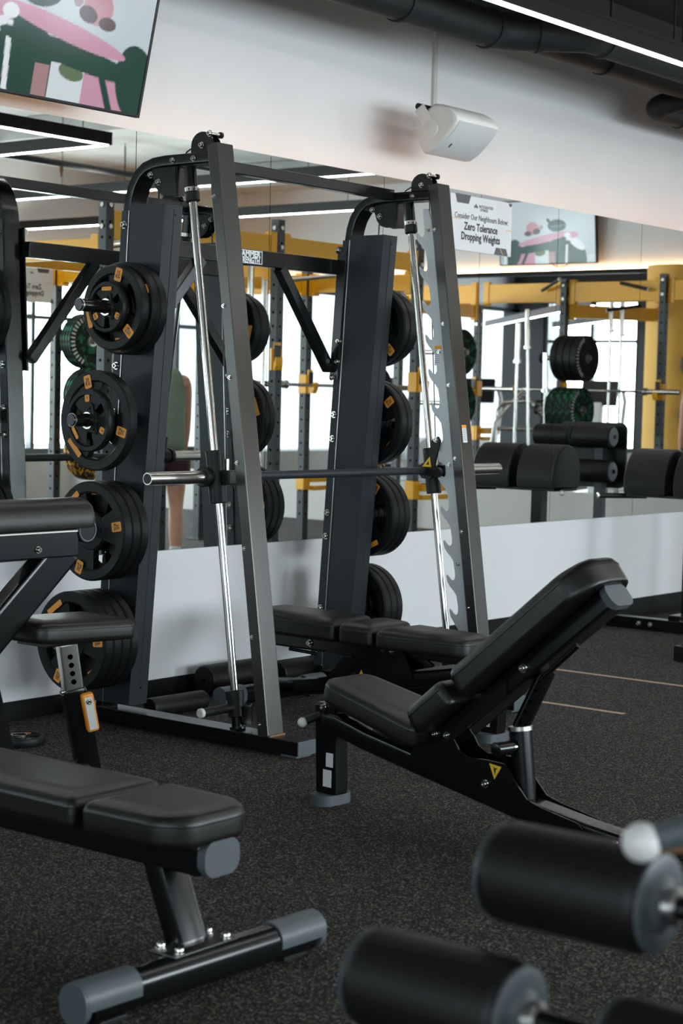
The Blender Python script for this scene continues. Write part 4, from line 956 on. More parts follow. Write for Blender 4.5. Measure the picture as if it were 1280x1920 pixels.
# ------------------------------------------------------------------ preacher curl bench, cut by the left edge
def preacher():
    t = thing('preacher_bench', 'black arm-curl bench with an orange adjuster, at the left edge', 'weight bench', (3.85, 4.25, 0))
    y = 4.25
    # long cylindrical-topped arm pad
    sec = [(0.075, 0.0), (0.072, 0.030), (0.060, 0.055), (0.040, 0.070), (0.015, 0.076), (-0.015, 0.076), (-0.04, 0.07), (-0.060, 0.055), (-0.072, 0.030), (-0.075, 0.0), (-0.07, -0.018), (0.07, -0.018)]
    p = [(3.30, y, 0.880), (3.985, y, 0.880), (3.995, y, 0.880)]
    mb = MB(); k = len(sec); vs = []
    for i, (q, s_) in enumerate(zip([(3.30, 1), (3.985, 1), (3.999, .92)], [1, 1, 1])):
        vs += [V((q[0], y+a*q[1], 0.880+b*q[1])) for a, b in sec]
    fs = [(i*k+j, i*k+(j+1) % k, (i+1)*k+(j+1) % k, (i+1)*k+j) for i in range(2) for j in range(k)]+[tuple(range(k)), tuple(range(3*k-1, 2*k-1, -1))]
    obj('arm_pad', mb.add(vs, fs), 'vinyl', t, ang=50)
    fr = obj('pad_carrier', MB().box((3.61, y, 0.815), (0.68, 0.10, 0.090), bev=0.006), 'gloss', t)
    obj('edge_strip', MB().box((3.61, y-0.0515, 0.852), (0.66, 0.003, 0.004)), 'brushed', fr)
    pv = obj('pivot_disc', MB().lathe((3.982, y-0.02, 0.853), -Y, [(0, 0.044), (0.03, 0.044), (0.034, 0.04), (0.034, 0)], 28), 'gloss', t)
    obj('groove_ring', MB().ring((3.982, y-0.054, 0.853), -Y, [(0, 0.033), (0.002, 0.033), (0.002, 0.037), (0, 0.037)], 28), 'cap', pv)
    bolt((3.985, y-0.054, 0.872), -Y, t, 0.9); bolt((3.775, y-0.05, 0.80), -Y, t, 0.9)
    # diagonal frame going down to the left, floor legs
    obj('diagonal_post', MB().beam((3.93, y, 0.80), (3.50, y, 0.43), 0.075, 0.115, Y, 0.016), 'gloss', t)
    obj('lower_post', MB().beam((3.56, y, 0.53), (3.70, y-0.01, 0.05), 0.07, 0.075, Y, 0.012), 'gloss', t)
    obj('floor_rail', MB().beam((3.30, y, 0.05), (4.03, y, 0.05), 0.08, 0.07, Y, 0.012), 'gloss', t)
    tf = obj('cross_foot', MB().sweep([(3.34, y-0.30, 0.046), (3.34, y+0.30, 0.046)], stadium(0.08, 0.07), Z), 'gloss', t, ang=50)
    for s_ in (-1, 1): obj('end_shoe', MB().sweep([(3.34, y+s_*0.2, 0.048), (3.34, y+s_*0.315, 0.048)], stadium(0.088, 0.078), Z), 'cap', tf, ang=50)
    obj('foot_pad', MB().prism(rrect(0.10, 0.20, 0.04, 5), (4.05, y, 0.010), X, Y, 0.020), 'cap', t)
    # seat on a telescoping post
    m_ = Mx.Translation((0, 0, 0.502)) @ Mx.Rotation(R(-3), 4, 'X')
    sx = Mx.Translation((3.935, y-0.005, 0.503)) @ Mx.Rotation(R(2.0), 4, 'Y')
    add_pad('seat_pad', [(-0.20, -0.10), (-0.15, -0.125), (0.18, -0.14), (0.20, -0.10), (0.20, 0.10), (0.18, 0.14), (-0.15, 0.125), (-0.20, 0.10)], 0.03, 0.066, sx, t, False)
    obj('seat_plate', MB().box((3.93, y, 0.496), (0.26, 0.14, 0.012), bev=0.002), 'gloss', t)
    a_, b_, c_ = V((3.945, y, 0.490)), V((3.975, y, 0.345)), V((4.055, y, 0.045))
    ps = obj('seat_post', MB().beam(a_, b_+(b_-a_)*0.3, 0.062, 0.062, (0.88, -0.48, 0), 0.008), 'brushed', t, label='bare steel post with a row of round holes')
    d_ = (b_-a_).normalized(); fx_ = (V((0.88, -0.48, 0))-d_*V((0.88, -0.48, 0)).dot(d_)).normalized(); fy = d_.cross(fx_)
    nrm = fy if fy.y < 0 else -fy
    nr2 = nrm
    for k in range(4):
        p_ = a_+(b_-a_)*(0.30+0.19*k)
        for q in (nr2,): obj('post_hole', MB().lathe(p_+q*0.0308, q, [(0, 0.0088), (0.0010, 0.0088), (0.0010, 0)], 16), 'void', ps)
    obj('end_ring', MB().ring(a_+V((0.03, 0.05, 0.005)), Y, [(-0.008, 0.026), (0.008, 0.026), (0.008, 0.031), (-0.008, 0.031)], 24), 'chrome', ps)
    tb = obj('post_sleeve', MB().beam(b_, c_, 0.080, 0.080, (0.88, -0.48, 0), 0.020), 'gloss', t)
    e = (c_-b_).normalized(); hp_ = b_+e*0.085+nr2*0.050+fx_*0.030
    hd = obj('adjuster_handle', MB().beam(hp_-e*0.065, hp_+e*0.068, 0.042, 0.030, fx_, 0.010), 'orange', t, label='orange pull handle with a pale face')
    obj('handle_face', MB().beam(hp_-e*0.054+nr2*0.0155, hp_+e*0.058+nr2*0.0155, 0.027, 0.003, fx_, 0.001), 'plast', hd)
    bolt(hp_-e*0.038+nr2*0.0165, nr2, hd, 0.7); bolt(b_+e*0.02-X*0.045, -X, tb, 0.8)
preacher()

# ------------------------------------------------------------------ foam rollers on the floor by the wall
def foam_roller(loc, ax, L_, r, label):
    t = thing('foam_roller', label, 'foam roller', (loc[0], loc[1], 0)); c = V(loc); a = V(ax).normalized()
    obj('foam_sleeve', MB().ring(c, a, [(-L_/2, r*0.16), (-L_/2, r*0.90), (-L_/2+0.008, r), (L_/2-0.008, r), (L_/2, r*0.90), (L_/2, r*0.16)], 32), 'foam', t, ang=50)
    obj('core_tube', MB().ring(c, a, [(-L_/2+0.002, r*0.10), (-L_/2+0.002, r*0.17), (L_/2-0.002, r*0.17), (L_/2-0.002, r*0.10)], 32), 'dark', t)
foam_roller((5.80, 5.20, 0.0655), (1, 0.0, 0), 0.34, 0.065, 'black foam roller lying by the skirting left of the flat bench')
foam_roller((6.17, 5.15, 0.055), (1, 0.0, 0), 0.22, 0.0545, 'smaller black foam roller behind the left leaning post')
foam_roller((5.235, 4.98, 0.040), (1, -0.05, 0), 0.30, 0.040, 'thin black foam roller behind the foot of the left column')

# ------------------------------------------------------------------ ab bench with foam leg rollers, bottom right foreground
def leg_roller_bench():
    t = thing('decline_bench', 'black bench frame with fat foam leg rollers, bottom right corner', 'weight bench', (1.9, 0.85, 0))
    def roller(a, b, r, name='leg_roller'):
        a, b = V(a), V(b); L_ = (b-a).length; d = (b-a).normalized()
        o = obj(name, MB().lathe(a, d, [(0, r*0.62), (0.001, r*0.86), (0.006, r*0.95), (0.016, r), (L_-0.016, r), (L_-0.006, r*0.95), (L_-0.001, r*0.86), (L_, r*0.62)], 40), 'foam', t, ang=70)
        for p, dd in ((a, -d), (b, d)):
            obj('end_disc', MB().lathe(p-dd*0.002, dd, [(0, r*0.93), (0.003, r*0.93), (0.006, r*0.80), (0.006, r*0.55), (0.012, r*0.42), (0.014, r*0.3)], 36), 'cap', o, ang=30)
            obj('steel_collar', MB().lathe(p+dd*0.006, dd, [(0, r*0.36), (0.016, r*0.36), (0.020, r*0.30), (0.020, 0.0)], 28), 'brushed', o)
        return o
    r = 0.0605
    roller((1.783, 0.943, 0.738), (1.783, 1.158, 0.738), r); roller((1.783, 0.60, 0.738), (1.783, 0.815, 0.738), r)
    roller((1.668, 1.050, 0.613), (1.668, 1.265, 0.613), r); roller((1.668, 0.715, 0.605), (1.668, 0.930, 0.605), r)
    obj('roller_axle', MB().tube((1.783, 0.50, 0.738), (1.783, 1.170, 0.738), 0.014, 16), 'gloss', t)
    obj('roller_axle', MB().tube((1.668, 0.60, 0.613), (1.668, 1.275, 0.613), 0.014, 16), 'gloss', t)
    obj('roller_arm', MB().beam((1.668, 0.99, 0.60), (1.668, 0.99, 0.53), 0.05, 0.05, X, 0.008), 'gloss', t)
    obj('roller_post', MB().beam((1.80, 0.86, 0.78), (1.95, 0.86, 0.05), 0.05, 0.055, Y, 0.010), 'gloss', t)
    obj('post_link', MB().beam((1.64, 0.99, 0.545), (1.86, 0.86, 0.50), 0.045, 0.05, Y, 0.008), 'gloss', t)
    h = obj('side_handle', MB().tube((1.677, 0.905, 0.836), (1.812, 0.735, 0.905), 0.0150, 16), 'cap', t, label='grey grip with a white ball end')
    mb = MB(); d_ = V((1.677, 0.905, 0.836))-V((1.812, 0.735, 0.905)); d_.normalize()
    mb.lathe(V((1.677, 0.905, 0.836))-d_*0.016, d_, [(0.0215-0.0215*math.cos(R(a)), 0.0215*math.sin(R(a))) for a in range(0, 181, 12)], 24); obj('ball_end', mb, 'plast', h, ang=80)
    obj('handle_bracket', MB().beam((1.806, 0.745, 0.897), (1.80, 0.86, 0.77), 0.02, 0.03, Z, 0.005), 'gloss', t)
    obj('wood_edge', MB().beam((1.740, 0.955, 0.806), (1.80, 0.875, 0.815), 0.012, 0.006, Z, 0.001), 'rust', t)
    obj('floor_rail', MB().beam((1.75, 0.86, 0.04), (3.2, 0.50, 0.04), 0.06, 0.06, Y, 0.010), 'gloss', t)
    obj('cross_foot', MB().sweep([(1.95, 0.55, 0.036), (1.95, 1.15, 0.036)], stadium(0.07, 0.066), Z), 'gloss', t, ang=50)
    obj('cross_foot', MB().sweep([(3.2, 0.20, 0.036), (3.2, 0.80, 0.036)], stadium(0.07, 0.066), Z), 'gloss', t, ang=50)
    obj('bench_post', MB().beam((2.75, 0.61, 0.05), (2.75, 0.61, 0.42), 0.06, 0.06, X, 0.01), 'gloss', t)
    add_pad('long_pad', [(0.0, -0.13), (1.0, -0.13), (1.0, 0.13), (0.0, 0.13)], 0.04, 0.07, Mx.Translation((2.2, 0.74, 0.50)) @ Mx.Rotation(R(-14), 4, 'Z') @ Mx.Rotation(R(6), 4, 'Y'), t, False)
leg_roller_bench()

# ------------------------------------------------------------------ glute-ham bench at the right edge (also seen in the mirror)
def ghd():
    t = thing('glute_ham_bench', 'black back-extension bench with half-round pads and foam rollers, right edge', 'gym machine', (9.3, 4.80, 0))
    y = 4.80
    def half(y0, y1, name):
        pr = [(-0.15, 0.0), (-0.158, 0.05), (-0.150, 0.11), (-0.125, 0.170), (-0.085, 0.222), (-0.035, 0.252), (0.02, 0.258), (0.07, 0.242), (0.115, 0.205), (0.145, 0.155), (0.156, 0.10), (0.150, 0.03), (0.14, 0.0)]
        mb = MB(); k = len(pr); vs = []
        for yy, s_ in ((y0, .93), (y0+0.012, 1), (y1-0.012, 1), (y1, .93)): vs += [V((9.10+a*s_, yy, 0.787+0.12+(b-0.12)*s_)) for a, b in pr]
        fs = [(i*k+j, i*k+(j+1) % k, (i+1)*k+(j+1) % k, (i+1)*k+j) for i in range(3) for j in range(k)]+[tuple(range(k)), tuple(range(4*k-1, 3*k-1, -1))]
        p = obj(name, mb.add(vs, fs), 'foam', t, ang=55)
        obj('seam', MB().wire([V((9.10+a*1.002, y1-0.012, 0.787+0.12+(b-0.12)*1.002)) for a, b in pr], 0.002, 6), 'vinyl', p)
    half(4.825, 5.09, 'thigh_pad'); half(4.50, 4.775, 'thigh_pad')
    obj('pad_plate', MB().box((9.10, y, 0.778), (0.26, 0.56, 0.014), bev=0.003), 'dark', t)
    for s_ in (-1, 1):
        g = obj('side_handle', MB().tube((9.13, y+s_*0.24, 0.770), (8.86, y+s_*0.40, 0.772), 0.0155, 16), 'rubber', t)
        d_ = V((8.86-9.13, s_*0.16, 0.002)).normalized(); obj('end_ring', MB().lathe(V((8.86, y+s_*0.40, 0.772)), d_, [(-0.004, 0.0165), (0.004, 0.0165), (0.005, 0.010), (0.001, 0.009), (0.001, 0)], 16), 'brushed', g)
    up_ = obj('upright', MB().box((9.255, y, 0.43), (0.075, 0.075, 0.68), bev=0.006), 'gloss', t)
    obj('maker_plate', MB().box((9.255, y-0.0385, 0.53), (0.070, 0.002, 0.165)), 'white', up_)
    rot_t = text('lettering', 'USA', 0.024, 'ink', (9.238, y-0.0398, 0.515), -Z, X, up_, sx=1.0)
    obj('maker_mark', MB().prism([(0.018*math.cos(R(a)), 0.018*math.sin(R(a))) for a in range(0, 360, 20)], (9.248, y-0.0400, 0.578), X, Z, 0.001), 'ink', up_)
    obj('mark_slash', MB().beam((9.234, y-0.0408, 0.572), (9.262, y-0.0408, 0.586), 0.006, 0.001, Y, 0), 'white', up_)
    rl = obj('floor_rail', MB().box((9.62, y, 0.075), (1.10, 0.075, 0.05), bev=0.004), 'gloss', t)
    cf = obj('cross_foot', MB().box((9.10, y-0.02, 0.036), (0.075, 0.92, 0.066), bev=0.004), 'gloss', t)
    for yy in (5.02, 4.945): bolt((9.06, yy, 0.036), -X, cf, 1.2)
    bolt((9.22, y, 0.102), Z, rl, 1.3)
    obj('cross_foot', MB().box((10.17, y, 0.036), (0.075, 0.70, 0.066), bev=0.004), 'gloss', t)
    # roller carriage
    obj('carriage_post', MB().box((9.98, y, 0.58), (0.06, 0.06, 0.94), bev=0.005), 'rack', t)
    obj('carriage_shoe', MB().box((9.95, y, 0.115), (0.13, 0.10, 0.05), bev=0.005), 'dark', t)
    obj('adjuster_knob', MB().lathe((9.95, y-0.05, 0.13), -Y, [(0, 0.012), (0.03, 0.012), (0.03, 0.026), (0.06, 0.026), (0.062, 0)], 16), 'dark', t)
    fpl = MB(); fpl.prism(rrect(0.50, 0.42, 0.05, 5), (10.06, y-0.11, 0.965), Y, Z, 0.02); obj('foot_plate', fpl, 'dark', t)
    bolt((10.045, y, 0.90), -X, t, 1.2)
    for z in (1.085, 0.865):
        obj('roller_axle', MB().tube((9.93, y-0.47, z), (9.93, y+0.13, z), 0.013, 12), 'gloss', t)
        obj('axle_bracket', MB().beam((9.98, y, z), (9.93, y, z), 0.05, 0.04, Y, 0.004), 'gloss', t)
        for a, b in ((-0.455, -0.185), (-0.155, 0.115)):
            q = obj('leg_roller', MB().lathe((9.93, y+a, z), Y, [(0, 0.045), (0.001, 0.062), (0.010, 0.073), (0.260, 0.073), (0.269, 0.062), (0.270, 0.045)], 28), 'foam', t, ang=70)
            for yy, dd in ((y+a, -1), (y+b, 1)): obj('end_disc', MB().lathe((9.93, yy, z), Y*dd, [(0, 0.058), (0.004, 0.058), (0.006, 0.04), (0.006, 0.012), (0.009, 0)], 24), 'cap', q)
ghd()
bpy.data.objects['glute_ham_bench'].location.x += 0.05
t = thing('equipment_foot', 'end of a black square floor beam poking in at the right edge', 'floor beam', (8.4, 4.13, 0))
obj('beam', MB().beam((8.12, 4.235, 0.042), (8.9, 4.02, 0.042), 0.075, 0.07, (0, 0, 1), 0.003), 'gloss', t)
obj('beam_cap', MB().beam((8.113, 4.237, 0.042), (8.122, 4.2345, 0.042), 0.076, 0.071, (0, 0, 1), 0.003), 'dark', t)
# floor tape
for (a, b), lb in (((7.432, 4.60), (7.432, 3.0)), 'tan tape line on the floor, the longer and farther of two'), (((6.575, 4.30), (6.575, 3.677)), 'tan tape line on the floor, the shorter and nearer of two'):
    o = obj('floor_tape', MB().box((a[0], (a[1]+b[1])/2, 0.0006), (0.032, a[1]-b[1], 0.0012)), mat('tan_tape', (0.42, 0.30, 0.18), 0.5, vary=0.1, vscale=30), loc=(a[0], a[1], 0)); tag(o, lb, 'floor tape')
# ================================================================== WHAT THE MIRROR SHOWS: racks, bars, plates, people
def rack_upright(t, x, y, h, faces=((-1, 0), (0, 1))):
    u = obj('upright', MB().box((x, y, h/2), (0.072, 0.072, h), bev=0.004), 'rack', t)
    hm = MB()
    for fx, fy in faces:
        z = 0.30
        while z < h-0.06:
            hm.lathe((x+fx*0.036, y+fy*0.036, z), (fx, fy, 0), [(0, 0.0105), (0.0008, 0.0105), (0.0008, 0)], 8); z += 0.10
    q = obj('bolt_holes', hm, 'void', u); q['kind'] = 'stuff'
    bm_ = MB()
    for fx, fy in faces:
        for z in (h-0.06, h-0.20): bm_.lathe((x+fx*0.036, y+fy*0.036, z), (fx, fy, 0), [(0, 0.016), (0.008, 0.016), (0.008, 0)], 10)
    q = obj('nut_heads', bm_, 'brushed', u); q['kind'] = 'stuff'
    obj('base_plate', MB().box((x, y, 0.006), (0.16, 0.16, 0.012), bev=0.002), 'rack', u)
    return u
def rack_beam(t, a, b, z, hgt=0.135, wid=0.05):
    a, b = V((*a, z)), V((*b, z)); sd = (b-a).normalized().cross(Z)
    q = obj('crossmember', MB().beam(a, b, wid, hgt, sd, 0.005), 'yellow', t)
    for p, d in ((a, 1), (b, -1)):
        e = (b-a).normalized()*d; obj('end_bracket', MB().beam(p+e*0.005, p+e*0.075, wid+0.014, hgt+0.05, sd, 0.004), 'yellow', q)
    return q
def pull_grip(t, p, d):
    p, d = V(p), V(d).normalized(); q = obj('pull_up_grip', MB().tube(p, p+d*0.34, 0.017, 12), 'rubber', t)
    obj('grip_end', MB().lathe(p+d*0.34, d, [(0, 0.020), (0.012, 0.020), (0.012, 0)], 12), 'plast', q)
rk = thing('power_rack', 'grey rack frame with yellow crossmembers, mirrored in the left and middle of the glass', 'gym rack', (9.95, 0.9, 0))
for x in (8.23, 9.95, 11.68):
    for y in (2.10, 0.95, -0.25): rack_upright(rk, x, y, 2.57 if y > 2 else 2.36, ((-1, 0), (0, 1)))
for y, z in ((2.10, 2.385), (0.95, 2.23), (-0.25, 2.23)):
    rack_beam(rk, (8.266, y), (9.914, y), z); rack_beam(rk, (9.986, y), (11.644, y), z)
for x in (8.23, 9.95, 11.68):
    rack_beam(rk, (x, 2.064), (x, 0.986), 2.23); rack_beam(rk, (x, 0.914), (x, -0.214), 2.23)
pull_grip(rk, (9.5, 2.08, 2.36), (-0.8, 0.6, 0.22)); pull_grip(rk, (11.2, 2.08, 2.36), (-0.8, 0.6, 0.22))
for x in (8.6, 9.4, 10.3, 11.3): obj('chin_bar', MB().tube((x, 2.06, 2.30), (x, 0.98, 2.24), 0.017, 12), 'brushed', rk)
r2_ = thing('power_rack', 'grey rack frame with yellow crossmembers, mirrored at the right of the glass', 'gym rack', (15.4, 0.9, 0))
for x, y, h in ((15.8, 2.09, 2.58), (15.8, 0.955, 2.55), (15.8, -0.10, 2.3), (14.4, -0.10, 2.3), (16.95, 1.62, 2.3), (13.0, 0.40, 2.3)): rack_upright(r2_, x, y, h)
rack_beam(r2_, (15.84, -1.35), (15.84, -0.14), 2.42, 0.20); rack_beam(r2_, (15.84, -0.06), (15.84, 0.92), 2.42, 0.20); rack_beam(r2_, (15.84, 0.99), (15.84, 2.06), 2.42, 0.20); rack_beam(r2_, (15.84, 2.12), (15.84, 3.4), 2.42, 0.20)
rack_beam(r2_, (14.436, -0.10), (15.764, -0.10), 2.23); rack_beam(r2_, (15.85, 0.955), (16.95, 1.58), 2.23); rack_beam(r2_, (13.04, 0.36), (14.38, -0.07), 2.23)
pull_grip(r2_, (15.77, 0.70, 2.44), (-0.45, 0.9, 0.30)); pull_grip(r2_, (15.80, 1.60, 2.50), (-0.1, 1, -0.22)); pull_grip(r2_, (15.77, 1.86, 2.27), (-0.3, -0.6, -0.1))

def cup(x, y, z, fx, fy, label):
    """J-shaped yellow bar holder hung on an upright, opening towards (fx, fy)"""
    t = thing('bar_holder', label, 'bar holder', (x, y, z-0.1)); ux = V((fx, fy, 0))
    sx = V((-fy, fx, 0)); c = V((x, y, z))
    obj('sleeve', MB().beam(c-Z*0.10+ux*0.002, c+Z*0.06+ux*0.002, 0.086, 0.086, sx, 0.004), 'yellow', t)
    pr = [(0.045, -0.10), (0.045, 0.10), (0.060, 0.10), (0.062, -0.035), (0.080, -0.050), (0.100, -0.035), (0.112, -0.005), (0.125, -0.010), (0.122, -0.065), (0.100, -0.10)]
    obj('hook', tri_prism(MB(), pr, c, ux, Z, 0.055), 'yellow', t)
    obj('liner', MB().prism([(0.063, -0.030), (0.066, 0.08), (0.070, 0.08), (0.068, -0.030)], c, ux, Z, 0.05), 'dark', t)
cup(9.95, 2.10, 1.58, -0.6, 0.8, 'yellow bar holder on the front upright, mirrored left of the diagonal brace')
cup(11.68, 0.95, 1.42, 0, 1, 'yellow bar holder mirrored behind the upper end of the long column')
cup(11.68, 2.10, 1.45, 0, 1, 'yellow bar holder mirrored between the right column and its guide rod')
cup(15.80, 0.955, 1.44, -1, 0, 'yellow bar holder mirrored left of the long horizontal bar, under the notice')
cup(15.80, 2.09, 1.44, -1, 0, 'yellow bar holder mirrored at the right by the yellow pillar')
cup(15.80, -0.10, 1.44, -1, 0, 'yellow bar holder mirrored just right of the toothed plate')
cup(16.95, 1.62, 1.46, -1, 0, 'pale yellow bar holder mirrored against the yellow pillar edge')
cup(9.95, 0.95, 1.62, -1, 0, 'yellow bar holder mirrored above the green-shirted person')
# low yellow safety arms
def safety(x, y, z, L_, label):
    t = thing('safety_arm', label, 'safety arm', (x, y, z-0.06)); c = V((x, y, z))
    obj('sleeve', MB().box(c, (0.088, 0.088, 0.15), bev=0.004), 'yellow', t)
    obj('arm', MB().box(c+V((0.04+L_/2, 0.06, 0.02)), (L_, 0.05, 0.06), bev=0.004), 'yellow', t)
    obj('arm_brace', MB().box(c+V((0.04+L_*0.3, 0.06, -0.06)), (L_*0.6, 0.04, 0.04), bev=0.004), 'yellow', t)
    obj('arm_pad', MB().box(c+V((0.04+L_/2, 0.06, 0.053)), (L_*0.95, 0.04, 0.006), bev=0.002), 'dark', t)
safety(11.68, 2.10, 0.56, 0.62, 'yellow safety arm low on the rack, mirrored under the barbell right end')
safety(11.68, 0.95, 0.58, 0.40, 'yellow safety arm low on the rack, mirrored left of the right column')
safety(15.80, -0.10, 0.95, 0.30, 'yellow safety arm mirrored behind the left half-round pad')

def barbell(a, b, label, group=None):
    a, b = V(a), V(b); d = (b-a).normalized(); L_ = (b-a).length
    t = thing('barbell', label, 'barbell', a, group=group)
    obj('shaft', MB().tube(a+d*0.35, b-d*0.35, 0.0145, 12), 'chrome', t)
    for p, e in ((a, d), (b, -d)):
        s_ = obj('sleeve', MB().lathe(p, e, [(0, 0.021), (0.004, 0.025), (0.36, 0.025), (0.36, 0.038), (0.39, 0.038), (0.39, 0.018)], 20), 'chrome', t)
        obj('end_cap', MB().lathe(p-e*0.0005, -e, [(0, 0.018), (0.0015, 0.018), (0.0015, 0)], 16), 'dark', s_)
    return t
barbell((10.93, 1.045, 1.39), (13.15, 1.045, 1.39), 'steel barbell resting on the front holders, mirrored across the middle')
barbell((15.70, 0.05, 1.42), (15.70, 2.35, 1.42), 'steel barbell on the right rack, mirrored under the notice')
G = 'barbells standing on end by the right rack'
vb = [((14.82, 1.03, 0.10), (14.80, 1.05, 2.06), 'upright barbell mirrored farthest left of the standing bars'), ((14.92, 1.16, 0.10), (14.88, 1.10, 2.20), 'upright barbell with a tall sleeve, second of the standing bars'),
      ((15.02, 1.27, 0.10), (14.98, 1.26, 1.78), 'short upright barbell, third of the standing bars from the left'), ((15.86, 1.47, 0.10), (15.86, 1.47, 2.40), 'upright barbell mirrored right of the big black plates, left of a pair'),
      ((15.92, 1.56, 0.10), (15.92, 1.56, 2.36), 'upright barbell mirrored right of the big black plates, right of a pair')]
for a, b, lb in vb: barbell(a, b, lb, G)
barbell((9.82, 1.96, 0.03), (9.82, 1.96, 2.30), 'upright barbell mirrored behind the lettered crossbar, left of two', 'barbells standing on end by the left rack')
barbell((10.02, 1.92, 0.03), (10.02, 1.92, 2.25), 'upright barbell mirrored behind the lettered crossbar, right of two', 'barbells standing on end by the left rack')
for c, sz_, offs, lb in (((14.93, 1.15), 0.42, ((-0.11, -0.12), (-0.01, 0.01), (0.09, 0.12)), 'floor holder for the standing bars, mirrored at the right'), ((15.89, 1.515), 0.26, ((-0.03, -0.045), (0.03, 0.045)), 'floor holder for the pair of standing bars behind the roller bench'), ((9.92, 1.90), 0.26, ((-0.10, 0.06), (0.10, 0.02)), 'floor holder for the two standing bars, mirrored behind the left post')):
    t = thing('bar_stand', lb, 'bar stand', (c[0], c[1], 0)); obj('base', MB().box((c[0], c[1], 0.03), (sz_, sz_, 0.06), bev=0.01), 'dark', t)
    for dx, dy in offs: obj('socket', MB().ring((c[0]+dx, c[1]+dy, 0.06), Z, [(0, 0.030), (0, 0.036), (0.05, 0.036), (0.05, 0.030)], 16), 'dark', t)

def bumper(c, ax, d, t_, material, label, group, word=None):
    o = thing('bumper_plate', label, 'weight plate', c, group=group); ax = V(ax).normalized(); r = d/2; c = V(c)
    q = obj('disc', MB().ring(c, ax, [(-t_/2, 0.026), (-t_/2, r*0.45), (-t_/2+0.010, r*0.5), (-t_/2+0.010, r*0.72), (-t_/2, r*0.78), (-t_/2, r*0.97), (-t_/2+0.008, r), (t_/2-0.008, r), (t_/2, r*0.97), (t_/2, r*0.78), (t_/2-0.010, r*0.72), (t_/2-0.010, r*0.5), (t_/2, r*0.45), (t_/2, 0.026)], 40), material, o)
    obj('hub_ring', MB().ring(c, ax, [(-t_/2-0.001, 0.0255), (-t_/2-0.001, 0.045), (t_/2+0.001, 0.045), (t_/2+0.001, 0.0255)], 24), 'brushed', o)
    if word:
        ux = Z.cross(ax).normalized()
        def spot(an): return c+(ux*math.cos(an)+Z*math.sin(an))*r*0.865+ax*(t_/2+0.0006), -ux*math.sin(an)+Z*math.cos(an), -(ux*math.cos(an)+Z*math.sin(an))
        if word == 'worn':                     # white moulded lettering too small to read
            w = MB()
            for k in range(14):
                p, tg, rad = spot(R(-60+k*9.5)); w.beam(p-rad*r*0.085, p+rad*r*0.085, r*0.055, 0.001, tg, 0)
            q2 = obj('moulded_marks', w, 'white', o); q2['kind'] = 'stuff'
        else:
            for k, ch in enumerate(word):
                p, tg, rad = spot(R(205+k*14)); text('lettering', ch, r*0.22, 'white', p, tg, rad, o, bold=0.001)
    return o
def bumper_stack(c, ax, n, d, t_, material, where, group, word=None):
    ax = V(ax).normalized()
    for i in range(n):
        bumper(V(c)-ax*(n-1-i)*(t_+0.002), ax, d, t_, material, '%s, %s' % (where, ('front one' if i == n-1 else 'back one' if i == 0 else 'second from the front' if i == n-2 else 'second from the back')), group, word if i == n-1 else None)
    p = V(c)-ax*(n*(t_+0.002)+0.04); return p
def storage_peg(c, ax, L_, label):
    ax = V(ax).normalized(); t = thing('storage_peg', label, 'plate peg', c); obj('peg', MB().tube(V(c)-ax*L_, V(c)+ax*0.07, 0.0245, 16), 'brushed', t); obj('peg_flange', MB().tube(V(c)-ax*L_, V(c)-ax*(L_-0.015), 0.05, 16), 'rack', t)
bumper_stack((15.2, 1.57, 1.73), (0, 1, 0), 4, 0.45, 0.075, 'plate', 'thick black bumper plate mirrored under the far television', 'upper bumper plates on the right rack', 'worn')
storage_peg((15.2, 1.57, 1.73), (0, 1, 0), 0.50, 'steel peg carrying the upper black plates of the right rack')
bumper_stack((15.15, 1.56, 1.22), (0, 1, 0), 4, 0.45, 0.075, 'bumpg', 'green-flecked bumper plate mirrored above the foam rollers', 'lower bumper plates on the right rack', 'worn')
storage_peg((15.15, 1.56, 1.22), (0, 1, 0), 0.50, 'steel peg carrying the lower green plates of the right rack')
bumper_stack((14.44, 0.64, 1.76), (0, 1, 0), 2, 0.45, 0.05, 'bumpg', 'green-flecked plate mirrored by the right post, upper', 'plates mirrored beside the right post', 'worn')
storage_peg((14.44, 0.64, 1.76), (0, 1, 0), 0.60, 'steel peg with the upper green plates beside the right post')
bumper_stack((14.42, 0.66, 1.26), (0, 1, 0), 2, 0.45, 0.05, 'bumpg', 'green-flecked plate mirrored by the right post, lower', 'plates mirrored beside the right post', 'worn')
storage_peg((14.42, 0.66, 1.26), (0, 1, 0), 0.60, 'steel peg with the lower green plates beside the right post')
bumper_stack((12.62, 0.98, 0.86), (0, 1, 0), 2, 0.45, 0.05, 'bumpy', 'yellow-flecked bumper plate mirrored behind the right column', 'yellow plates behind the right column', 'INTEGRATED')
storage_peg((12.62, 0.98, 0.86), (0, 1, 0), 0.40, 'steel peg with yellow plates behind the right column')
bumper_stack((12.60, 1.00, 1.36), (0, 1, 0), 2, 0.45, 0.05, 'plate', 'black lettered bumper plate mirrored behind the right column', 'black plates behind the right column', 'worn')
storage_peg((12.60, 1.00, 1.36), (0, 1, 0), 0.40, 'steel peg with black lettered plates behind the right column')
bumper_stack((10.13, -0.02, 1.70), (-0.15, 1, 0), 4, 0.45, 0.035, 'bumpg', 'green bumper plate mirrored behind the top left plates', 'green plates mirrored at the left', 'worn')
storage_peg((10.13, -0.02, 1.70), (-0.15, 1, 0), 0.25, 'steel peg with green plates mirrored behind the left column')
bumper_stack((10.10, 0.02, 1.26), (-0.15, 1, 0), 3, 0.45, 0.035, 'bumpg', 'green bumper plate mirrored behind the second left plates', 'green plates mirrored at the left')
storage_peg((10.10, 0.02, 1.26), (-0.15, 1, 0), 0.25, 'steel peg with green plates mirrored above the yellow plates')
